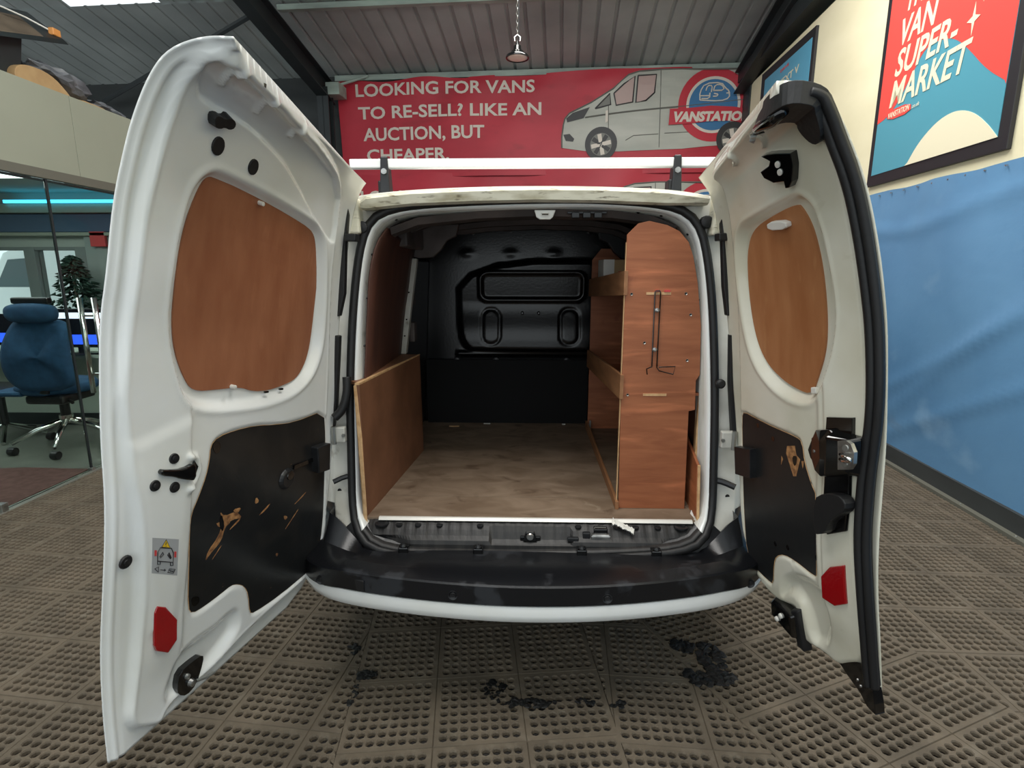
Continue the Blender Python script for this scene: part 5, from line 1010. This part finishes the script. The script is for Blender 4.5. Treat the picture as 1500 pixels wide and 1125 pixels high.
for c in ((.42, .70), (.50, .735), (.232, .60), (.215, .37), (.43, .33), (.36, .345)): dplate(d, [(c[0] + .008 * math.cos(a), c[1] + .009 * math.sin(a)) for a in np.linspace(0, 6.283, 11)[:-1]], .0254, .0260, 'board_hole', 'gloss', dr2)
# rubber edge seal, two ribs and a carrier
sl_ = [(a, b) for a, b in D['R_seal']]; sl_ = [p for i, p in enumerate(sl_) if i == 0 or p[1] > sl_[i - 1][1]]
sp = chaikin(sl_, 2, False)
sp = [(a, b) for a, b in sp]
dtube(d, [(max(.004, a) + .006, b, .034) for a, b in sp], .0105, 'edge_seal', 'rubber', dr2, 8, smooth=True)
dtube(d, [(max(.004, a) - .008, b, .024) for a, b in sp], .0115, 'edge_seal', 'rubber', dr2, 8, smooth=True)
dtube(d, [(max(.002, a) + .004, b, .012) for a, b in sp], .012, 'edge_seal', 'rubber', dr2, 8, smooth=True)
# moulded cap at the top corner and lower flap
tc_ = [(.035, H_ - .045) for H_ in (d['H'],)]
Hh = d['H']
dplate(d, chaikin([(-.012, Hh - .02), (.03, Hh - .003), (.11, Hh - .004), (.17, Hh - .02), (.15, Hh - .035), (.08, Hh - .05), (.065, Hh - .10), (.07, Hh - .15), (.045, Hh - .20), (.01, Hh - .19), (-.008, Hh - .10)], 2), .004, .052, 'corner_cap', 'rubber', dr2, .03, bevel=.006)
dtube(d, [(.02, Hh - .03, .05), (.06, Hh - .02, .056), (.12, Hh - .012, .05), (.18, Hh - .02, .04)], [.014, .018, .012, .004], 'corner_cap_rib', 'gloss', dr2, 8, smooth=True)
for c in ((.10, .0), (.15, .004), (.125, -.006), (.17, -.004)): dplate(d, [(c[0], Hh - .03 + c[1]), (c[0] + .018, Hh - .036 + c[1]), (c[0] + .013, Hh - .018 + c[1])], .05, .058, 'foil_scrap', 'silver', dr2)
dplate(d, [(.150, .062), (.11, .105), (.045, .125), (.018, .10), (.003, .03), (.0, -.028), (.022, -.012), (.065, .025), (.12, .045)], -.004, .024, 'lower_flap', 'gloss', dr2, .03, bevel=.003)
for c in ((.070, .062), (.058, .050)): dlathe(d, [(.002, .004), (.004, .003), (.0045, 0)], c, .024, 'flap_rivet', 'silver', dr2, 8)
# lock
lk = D['R_lockhousing']; dplate(d, [(.216, .705), (.20, .74), (.185, .767), (.122, .778), (.10, .76), (.10, .66), (.145, .640), (.172, .652), (.205, .68)], .03, .055, 'lock_housing', 'gloss', dr2, .05, bevel=.004, label='glossy black lock housing')
m = MB(door_fn(d)); m.hexa([(.125, .642, .03), (.03, .66, .03), (.03, .765, .03), (.125, .778, .03)], [(.105, .652, .082), (.04, .672, .072), (.04, .760, .072), (.105, .765, .082)]); lh = m.build('lock_housing', 'gloss', dr2, bevel=.006, label='glossy black lock housing')
dlathe(d, [(.002, .004), (.006, .003), (.007, 0)], (.185, .705), .055, 'housing_screw', 'zinc', dr2, 10)
dplate(d, [(.066, .757), (.04, .762), (.026, .755), (.014, .735), (.014, .705), (.024, .688), (.062, .680)], .070, .080, 'lock_plate', 'silver', dr2, .05, bevel=.002)
for c in ((.040, .742), (.040, .700)): dlathe(d, [(.003, .003), (.0085, .003), (.0095, -.001)], c, .080, 'plate_screw', 'zinc', dr2, 14)
dtube(d, [(.05, .724, .078), (.042, .727, .092), (.018, .727, .104), (-.006, .724, .106), (-.006, .717, .106), (.018, .714, .104), (.042, .714, .092), (.05, .716, .078)], .0042, 'striker_loop', 'chrome', dr2, 8, smooth=True)
dplate(d, [(.146, .807), (.066, .812), (.066, .757), (.150, .757)], .030, .040, 'lock_bracket', 'gloss', dr2, .05, bevel=.003)
dplate(d, [(.150, .648), (.068, .662), (.066, .60), (.072, .505), (.135, .475), (.152, .52)], .030, .040, 'lock_strip', 'gloss', dr2, .05, bevel=.003)
dplate(d, chaikin([(.152, .578), (.118, .602), (.075, .610), (.046, .597), (.046, .572), (.072, .55), (.098, .525), (.108, .492), (.150, .475)], 1), .036, .068, 'release_lever', 'rubber', dr2, .03, bevel=.006)
dplate(d, [(a + .016, b) for a, b in D['R_refl']], .028, .0375, 'red_reflector', 'red', dr2, bevel=.003, label='red reflector')
# upper and lower latches
dplate(d, D['R_toplatch'], .026, .048, 'upper_latch', 'gloss', dr2, .03, bevel=.003)
for c in D['R_topbolts']: dlathe(d, [(.003, .004), (.0085, .003), (.009, 0)], c, .048, 'latch_rivet', 'white', dr2, 14)
lw = MB(door_fn(d)); lw.hexa([(.50, .045, .01), (.335, .03, .02), (.325, .13, .02), (.48, .12, .01)], [(.48, .052, .055), (.345, .038, .060), (.340, .12, .060), (.46, .112, .055)]); lw.build('lower_latch', 'gloss', dr2, bevel=.006)
lw = MB(door_fn(d)); lw.hexa([(.36, -.02, .015), (.31, -.03, .015), (.31, .16, .015), (.36, .14, .015)], [(.355, -.01, .045), (.315, -.02, .045), (.315, .15, .045), (.355, .13, .045)]); lw.build('lower_latch', 'black', dr2, bevel=.005)
for c in ((.395, .095), (.43, .065)): dlathe(d, [(.003, .004), (.008, .003), (.009, -.004)], c, .060, 'latch_rivet', 'white', dr2, 12)
dplate(d, D['R_clip'], .02, .050, 'door_stay_block', 'black', dr2, bevel=.004)
wc = D['R_whiteclip']; dplate(d, chaikin(wc, 1), .012, .030, 'white_clip', 'white', dr2, .05, bevel=.003)
dlathe(d, [(.005, .003), (.006, -.004)], D['R_hole'][0], .031, 'drain_hole', 'gloss', dr2, 10)
dbox(d, .225, .862, .010, .245, .880, .022, 'white_clip', 'white', dr2, bevel=.002)
# ---------------------------------------------------------------- glazed office on the left (parallel to the van)
GX = -3.33
MB().box(-9, 1.0, -.016, GX - .02, 7.0, .0).build('floor', 'offloor', kind='structure')
fa = empty('office_fascia', (GX, 4.5, 2.15), kind='structure')
ys = [1.0, 1.6, 3.0, 4.24, 5.6, 7.1]
for a, b in zip(ys, ys[1:]): MB().box(GX - .05, a + .002, 2.19, GX, b - .002, 2.745).build('fascia_panel', 'fascia', fa, bevel=.002)
MB().box(GX - .09, 1.0, 2.125, GX + .012, 7.1, 2.19).build('head_trim', 'trim', fa, bevel=.004)
MB().box(GX - .1, 1.0, 2.12, GX - .02, 7.1, 2.135).build('glazing_channel', 'steel', fa)
MB().box(-9, 1.0, 2.45, GX - .06, 7.1, 2.52).build('ceiling', 'offwall', kind='structure')
MB().box(-9, 1.0, 2.70, GX - .05, 7.1, 2.735).build('office_roof', 'board', kind='structure')
MB().box(GX - .035, 1.0, -.01, GX + .035, 7.0, .006).build('threshold', 'carpet', kind='structure', bevel=.002)
wi = empty('window_1', (GX, 4, 0), kind='structure')
for a, b in ((1.0, 2.55), (2.56, 3.905), (3.925, 5.3), (5.32, 7.0)):
    MB().box(GX - .006, a, .01, GX + .006, b, 2.12).build('pane', 'glass', wi)
for y in (3.915, 5.31): MB().box(GX - .008, y - .008, .01, GX + .008, y + .008, 2.12).build('pane_joint', 'steel', wi)
MB().box(GX - .012, 2.55, .01, GX + .012, 2.562, 2.12).build('pane_joint', 'trim', wi)
MB().box(GX - .02, 3.155, .0, GX + .03, 3.2, .06).build('floor_pivot', 'silver', wi, bevel=.003)
MB().box(GX - .02, 3.90, .0, GX + .02, 3.93, .03).build('floor_pivot', 'silver', wi, bevel=.003)
for dx in (.055, -.06):
    h_ = MB().tube([(GX + dx, 4.12, .57), (GX + dx, 4.12, 1.305)], .019, 14).build('pull_handle', 'chrome', wi, smooth=True)
    for z in (.72, 1.17): MB().tube([(GX + dx, 4.12, z), (GX, 4.12, z)], .008, 8).build('handle_stud', 'chrome', h_)
# far wall with window to the yard
FY = 7.0
m = MB(); m.box(-9, FY, 0, -5.0 + 1.6, FY + .08, .93); m.box(-9, FY, 1.78, -3.4, FY + .08, 2.45); m.box(-5.55, FY, .93, -3.4, FY + .08, 1.78)
m.build('wall_far', 'offwall', kind='structure')
MB().box(-9, 1.0, 0, -8.9, 7, 2.45).build('wall_left', 'offwall', kind='structure')
MB().box(-9, .95, 0, GX, 1.0, 2.7).build('wall_near', 'offwall', kind='structure')
w2_ = empty('window_2', (-7, FY, .93), kind='structure')
for x in (-8.6, -7.3, -6.28, -5.62): MB().box(x - .07, FY - .04, .93, x + .07, FY + .1, 1.80).build('mullion', 'blind', w2_, bevel=.004)
MB().box(-8.9, FY - .05, .90, -5.5, FY + .1, .96).build('sill', 'white', w2_, bevel=.004); MB().box(-8.9, FY - .03, 1.76, -5.5, FY + .1, 1.80).build('window_head', 'blind', w2_, bevel=.004)
for a, b in ((-8.53, -7.37), (-7.23, -6.35), (-6.21, -5.69)): MB().box(a, FY + .02, .96, b, FY + .03, 1.76).build('pane', 'glass', w2_)
MB().box(-8.9, FY - .08, 1.98, GX - .1, FY - .005, 2.19).build('blue_band', 'blueband', kind='structure')
MB().box(-8.9, FY - .12, 1.93, GX - .1, FY - .08, 1.97).build('trim_1', 'fascia', kind='structure', bevel=.003)
MB().box(-8.9, FY - .16, 2.20, GX - .1, FY - .005, 2.30).build('trim_2', 'fascia', kind='structure', bevel=.003)
ld = tag(MB().box(-6.35, FY - .2, 2.31, GX - .2, FY - .17, 2.345).build('light_strip', 'led'), 'glowing pale blue light strip along the far office ceiling edge', 'light')
# curtain of hanging strips
cu = empty('vertical_blind', (-4.6, FY - .06, .95), label='grey-green vertical blind on the far office wall behind the small tree', cat='blind')
for i in range(14):
    x = -5.52 + i * .15
    MB().hexa([(x, FY - .075, .95), (x + .145, FY - .045, .95), (x + .145, FY - .040, .95), (x, FY - .07, .95)], [(x, FY - .075, 1.92), (x + .145, FY - .045, 1.92), (x + .145, FY - .040, 1.92), (x, FY - .07, 1.92)]).build('blind_strip', 'curtain', cu)
MB().box(-5.41, FY - .12, 1.80, -5.22, FY - .08, 1.98).build('wall_sign', 'redp', label='small dark red notice hanging on the grey-green blind', cat='notice', bevel=.004)
# maroon mat
m = MB(); m.prism([(-3.37, 3.255), (-3.375, 3.945), (-3.90, 3.965), (-4.3, 3.9), (-5.2, 3.3), (-5.2, 3.0), (-3.37, 3.0)], .0, .008, 'z'); m.build('floor_mat', 'mattred', label='maroon floor mat just inside the glass office door', cat='mat', bevel=.002)
# desk and counters
dk = empty('desk', (-4.4, 5.5, 0), label='long pale green desk with screens, behind the blue chair', cat='desk')
MB().box(-7.2, 5.0, .70, -3.6, 5.75, .735).build('desk_top', 'desk', dk, bevel=.003)
MB().box(-7.1, 5.2, .12, -3.65, 5.23, .70).build('front_panel', 'desk', dk); MB().box(-7.1, 5.19, .0, -3.65, 5.24, .12).build('plinth', 'steel', dk)
MB().box(-7.2, 5.65, .735, -3.6, 5.70, 1.0).build('back_shelf', 'desk', dk)
for x in (-7.15, -5.6, -3.65): MB().box(x - .02, 5.02, 0, x + .02, 5.7, .70).build('side_panel', 'desk', dk)
def monitor(x, y, w_, z0, h_, lab, blue=None, ph=False):
    t = empty('monitor', (x, y, .735), label=lab, cat='monitor')
    s_ = MB().box(x - w_ / 2, y, z0, x + w_ / 2, y + .035, z0 + h_).build('screen', 'screen', t, bevel=.004)
    if ph: MB().box(x - w_ / 2 + .03, y - .002, z0 + h_ - .09, x + w_ / 2 - .02, y, z0 + h_ - .035).build('bright_bar', 'whitescreen', s_)
    if blue: MB().box(blue[0], y - .002, z0 + .03, blue[1], y, z0 + .12).build('task_bar', 'bluescreen', s_)
    MB().box(x - .03, y + .02, .735, x + .03, y + .05, z0 + .05).build('stand', 'screen', t); MB().box(x - .12, y - .06, .735, x + .12, y + .1, .745).build('foot', 'screen', t, bevel=.003)
monitor(-4.20, 5.02, .72, .80, .36, 'black monitor with a white bar at the top, behind the steel door handles', (-4.25, -4.02), True)
monitor(-4.95, 5.15, .60, .80, .30, 'black monitor with a blue screen edge at the far left of the desk', (-5.2, -4.68))
for i, x in enumerate((-4.83, -4.70, -4.575)):
    lab = ['walkie-talkie standing on the desk, leftmost of the three', 'walkie-talkie standing on the desk, middle of the three', 'walkie-talkie standing on the desk nearest the chair, partly hidden'][i]
    t = empty('walkie_talkie', (x, 4.98, .735), label='black ' + lab, cat='radio')
    MB().box(x - .035, 5.03, .735, x + .035, 5.07, .89).build('handset', 'screen', t, bevel=.008); MB().tube([(x + .015, 5.05, .89), (x + .015, 5.05, 1.02)], .007, 6).build('aerial', 'screen', t)
MB().box(-4.28, 5.0, .735, -3.95, 5.12, .752).build('keyboard', 'screen', label='dark keyboard on the desk below the white-barred monitor', cat='keyboard', bevel=.003)
# the blue office chair
ch = empty('office_chair', (-4.02, 4.1, 0), label='blue cloth office chair with chrome star base, seen through the glass', cat='chair')
def cp(x, z, y): return (x, y, z)
cx = -3.955; k_ = .93
yb0 = 3.98
outline = [(-4.14, .52), (-4.17, .62), (-4.155, .78), (-4.08, .93), (-4.03, .985), (-3.73, .985), (-3.685, .93), (-3.68, .80), (-3.69, .72), (-3.665, .60), (-3.675, .515), (-3.80, .47), (-4.06, .46)]
m = MB(); o2 = chaikin(outline, 2); cen = np.mean(o2, 0)
rows = []
for s_, yy in ((.0, -.035), (.55, -.03), (.85, -.022), (.97, -.008), (1.0, .02), (.97, .05), (.8, .07), (.0, .07)):
    rows.append([(cen[0] + (p[0] - cen[0]) * s_, yb0 + yy + .05 * ((p[1] - .72) / .25) ** 2 * .6, cen[1] + (p[1] - cen[1]) * s_) for p in o2])
m.rings(rows); m.build('backrest', 'chair', ch, smooth=True)
m = MB(); o3 = chaikin([(-4.06, .985), (-4.07, 1.05), (-4.02, 1.09), (-3.76, 1.09), (-3.71, 1.05), (-3.72, .975), (-3.80, .955), (-4.0, .955)], 2); cen = np.mean(o3, 0)
m.rings([[(cen[0] + (p[0] - cen[0]) * s_, yb0 + yy, cen[1] + (p[1] - cen[1]) * s_) for p in o3] for s_, yy in ((0, -.05), (.6, -.048), (.92, -.03), (1, 0), (.95, .04), (.5, .06), (0, .06))]); m.build('headrest', 'chair', ch, smooth=True)
MB().box(-4.02, yb0, 1.085, -3.76, yb0 + .05, 1.13).build('headrest_frame', 'black', ch, bevel=.012)
m = MB(); m.rings([[(-4.02 + r_ * math.cos(a) * 1.1, 4.25 + r_ * math.sin(a), z) for a in np.linspace(0, 6.283, 25)[:-1]] for r_, z in ((.0, .42), (.2, .42), (.235, .44), (.24, .47), (.22, .50), (0, .51))]); m.build('seat', 'chair', ch, smooth=True)
MB().box(-4.34, 4.02, .42, -4.1, 4.4, .455).build('seat_side', 'chair', ch, bevel=.015)
MB().box(-4.10, 4.04, .36, -3.82, 4.36, .425).build('tilt_mechanism', 'black', ch, bevel=.02); MB().tube([(-3.86, 4.12, .39), (-3.78, 4.08, .37)], .012, 8).build('lever', 'black', ch)
MB().tube([(-3.95, 4.2, .36), (-3.95, 4.2, .24)], .032, 12).build('gas_lift', 'black', ch); MB().tube([(-3.95, 4.2, .25), (-3.95, 4.2, .19)], .045, 12).build('hub', 'chrome', ch)
MB().box(-4.0, 4.02, .44, -3.9, 4.06, .60).build('back_bracket', 'black', ch, bevel=.01)
for k in range(5):
    a = R(-65 + 72 * k); ex, ey = -3.95 + .33 * math.cos(a), 4.2 + .33 * math.sin(a)
    lg = MB().tube([(-3.95, 4.2, .215), (-3.95 + .18 * math.cos(a), 4.2 + .18 * math.sin(a), .16), (ex, ey, .085)], [.024, .019, .015], 10).build('leg', 'chrome', ch, smooth=True)
    cs_ = MB().lathe([(.005, -.024), (.028, -.024), (.03, -.018), (.03, .018), (.028, .024), (.005, .024)], (ex, ey, .030), 16, 'x').build('castor', 'black', lg)
ch.location.y += .30; ch.location.x -= .05; ch.scale = (1.15, 1.15, 1.15)
# second chair, cut by the frame edge
ch2 = empty('office_chair', (-4.75, 4.5, 0), label='dark office chair cut by the left frame edge, behind the blue chair', cat='chair')
MB().box(-4.98, 4.5, .55, -4.62, 4.56, .98).build('backrest', 'chair', ch2, bevel=.03); MB().box(-4.98, 4.52, .42, -4.55, 4.95, .49).build('seat', 'black', ch2, bevel=.03)
MB().tube([(-4.77, 4.74, .42), (-4.77, 4.74, .12)], .03, 10).build('post', 'black', ch2)
for k in range(5):
    a = R(20 + 72 * k); MB().tube([(-4.77, 4.74, .13), (-4.77 + .3 * math.cos(a), 4.74 + .3 * math.sin(a), .02)], .016, 8).build('leg', 'chrome', ch2)
# small conifer on the window ledge
tr = empty('small_tree', (-5.45, 6.6, .90), label='small dark green conifer on the desk, in front of the grey-green blind', cat='plant')
rnd = random.Random(3); m = MB()
for k in range(420):
    t = rnd.random() ** .8; z = 1.02 + .66 * t; r_ = .34 * (1 - t) ** .8 + .02; a = rnd.uniform(0, 6.283); q = rnd.uniform(.35, 1)
    c = np.array([-5.45 + r_ * q * math.cos(a), 6.6 + r_ * q * math.sin(a) * .7, z]); dn = np.array([math.cos(a) * .07, math.sin(a) * .07, -.02 + rnd.uniform(-.02, .03)]); sd2 = np.array([-math.sin(a) * .022, math.cos(a) * .022, 0]); up2 = np.array([0, 0, .02])
    m.add([tuple(c - sd2), tuple(c + dn), tuple(c + sd2), tuple(c + up2), tuple(c - up2)], [(0, 1, 3), (1, 2, 3), (0, 4, 1), (1, 4, 2)])
o = m.build('foliage', 'green', tr, kind='stuff'); MB().tube([(-5.45, 6.6, .92), (-5.45, 6.6, 1.6)], .018, 8).build('trunk', 'board', tr); MB().lathe([(.08, .0), (.10, .12), (.10, .13), (.08, .13)], (-5.45, 6.6, .90), 16).build('pot', 'black', tr)
MB().box(-6.2, 6.4, .0, -5.0, 6.9, .90).build('low_cabinet', 'desk', label='pale low cabinet under the small conifer at the far office wall', cat='cabinet', bevel=.004)
# yard and white vans seen through the office window
MB(W3).box(-30, BY + .1, -.06, 8, 40, -.03).build('ground', 'tarmac', kind='structure')
def parked(x, y, lab):
    t = empty('parked_van', (x, y, 0), label=lab, cat='van')
    side = [(-1.1, .3), (-1.1, 1.05), (-.95, 1.15), (-.5, 1.85), (-.2, 1.98), (3.2, 1.98), (3.3, 1.8), (3.3, .3)]
    MB().prism([(x + a, b) for a, b in side], y, y + 1.8, 'y').build('body', 'vanwhite', t, bevel=.05)
    MB().prism([(x - .72, 1.2), (x - .40, 1.72), (x + .02, 1.75), (x + .02, 1.2)], y - .012, y + .01, 'y').build('side_window', 'vanglass', t, bevel=.006)
    MB().hexa([(x - .985, y + .15, 1.16), (x - .985, y + 1.65, 1.16), (x - .96, y + 1.65, 1.14), (x - .96, y + .15, 1.14)], [(x - .56, y + .2, 1.82), (x - .56, y + 1.6, 1.82), (x - .5, y + 1.6, 1.80), (x - .5, y + .2, 1.80)]).build('windscreen', 'vanglass', t)
    for dx in (-.5, 2.5): MB().lathe([(.1, -.12), (.32, -.11), (.33, .1), (.1, .1)], (x + dx, y + .08, .33), 24, 'y').build('wheel', 'tyre', t)
    MB().box(x - 1.12, y + .2, .55, x - 1.09, y + 1.6, .75).build('grille', 'tyre', t)
parked(-9.6, 10.6, 'white van parked in the yard, nearer one seen through the office window')
parked(-12.5, 13.6, 'white van parked farther back in the yard beyond the office window')
# ---------------------------------------------------------------- things stored on the office roof
RZ = 2.735
bd = empty('table_top', (-3.7, 3.95, 2.75), label='upturned brown board with dark rim on a stand on top of the office roof', cat='table')
MB().hexa([(-3.36, 3.25, 2.72 + .10), (-3.36, 4.36, 3.12), (-3.65, 4.42, 3.33), (-3.65, 3.3, 3.06)], [(-3.40, 3.25, 2.85), (-3.40, 4.36, 3.16), (-3.69, 4.42, 3.37), (-3.69, 3.3, 3.10)]).build('rim', 'steel', bd, bevel=.006)
MB().hexa([(-3.395, 3.3, 2.855), (-3.395, 4.18, 3.098), (-3.60, 4.24, 3.25), (-3.60, 3.32, 3.015)], [(-3.405, 3.3, 2.875), (-3.405, 4.18, 3.118), (-3.61, 4.24, 3.27), (-3.61, 3.32, 3.035)]).build('underside', 'board', bd)
MB().hexa([(-3.66, 3.78, RZ), (-3.48, 3.78, RZ), (-3.48, 4.02, RZ), (-3.66, 4.02, RZ)], [(-3.66, 3.72, 3.10), (-3.46, 3.72, 3.0), (-3.46, 4.08, 3.10), (-3.66, 4.08, 3.20)]).build('stand', 'steel', bd, bevel=.01)
MB().box(-3.46, 4.30, 3.17, -3.42, 4.37, 3.22).build('orange_tag', 'orange', bd, bevel=.006); MB().tube([(-3.56, 4.05, 3.25), (-3.52, 4.2, 3.24), (-3.45, 4.32, 3.20)], .006, 6).build('strap', 'white', bd)
bx = empty('cardboard_roll', (-3.55, 4.15, RZ), label='bulging tan cardboard lying on the office roof under grey sheeting', cat='cardboard')
pr2 = chaikin([(3.92, RZ), (3.92, RZ + .10), (4.02, RZ + .15), (4.22, RZ + .15), (4.36, RZ + .06), (4.40, RZ)], 2)
MB().prism(pr2, -3.78, -3.42, 'x').build('sheet', 'card', bx, bevel=.004)
MB().prism(chaikin([(4.40, RZ), (4.42, RZ + .05), (4.75, RZ + .045), (4.80, RZ)], 1), -3.75, -3.41, 'x').build('flap', 'card', bx, bevel=.004)
def crumple(name, c, sx, sy, sz, seed, lab, mtl='greybag'):
    rnd = random.Random(seed); bm = bmesh.new(); bmesh.ops.create_icosphere(bm, subdivisions=3, radius=1)
    ph = [rnd.uniform(0, 6) for _ in range(6)]
    for v in bm.verts:
        x, y, z = v.co; k = 1 + .18 * math.sin(5 * x + ph[0]) * math.sin(4 * y + ph[1]) + .12 * math.sin(9 * y + 7 * z + ph[2]) + rnd.uniform(-.05, .05)
        v.co = (c[0] + x * sx * k, c[1] + y * sy * k, max(RZ, c[2] + z * sz * k - y * sz * .35))
    me = bpy.data.meshes.new(name); bm.to_mesh(me); bm.free(); return link(name, me, mtl, label=lab, cat='plastic sheet')
crumple('plastic_sheet', (-3.57, 4.42, 2.90), .14, .26, .085, 2, 'crumpled grey plastic sheet over the cardboard on the office roof')
crumple('plastic_sheet', (-3.56, 4.86, 2.80), .12, .20, .06, 5, 'grey bundle ending the pile on the office roof, nearest the van door')
crumple('plastic_sheet', (-3.60, 4.02, 2.97), .04, .17, .035, 8, 'pale strip of plastic sheet sticking up beside the stand on the office roof')
# ---------------------------------------------------------------- pendant lamp
lp = empty('pendant_lamp', (-.095, 5.0, 3.2), label='small pendant lamp hanging on a chain above the van', cat='lamp')
MB().lathe([(.012, .13), (.016, .10), (.03, .095), (.034, .06), (.05, .055), (.058, .04), (.092, .022), (.098, .006), (.096, 0), (.088, .004)], (-.095, 5.0, 3.22), 28).build('shade', 'gloss', lp, smooth=True)
MB().lathe([(.0, -.004), (.06, -.002), (.084, .004), (.08, .01)], (-.095, 5.0, 3.22), 24).build('glass', 'lampglass', lp, smooth=True)
MB().tube([(-.115, 5.0, 3.35), (-.12, 5.0, 3.38), (-.095, 5.0, 3.40), (-.07, 5.0, 3.38), (-.075, 5.0, 3.35)], .006, 6).build('yoke', 'chrome', lp)
m = MB(); z = 3.40; k = 0
while z < 5.2:
    P = [(-.095 + (.009 * math.cos(a) if k % 2 else 0), 5.0 + (0 if k % 2 else .009 * math.cos(a)), z + .015 + .018 * math.sin(a)) for a in np.linspace(0, 6.283, 9)[:-1]]
    m.tube(P, .0028, 4, closed=True); z += .028; k += 1
m.build('chain', 'zinc', lp, kind='stuff'); MB().tube([(-.085, 5.0, 3.36), (-.08, 5.0, 4.2), (-.085, 5.0, 5.25)], .0045, 6).build('cable', 'rubber', lp)
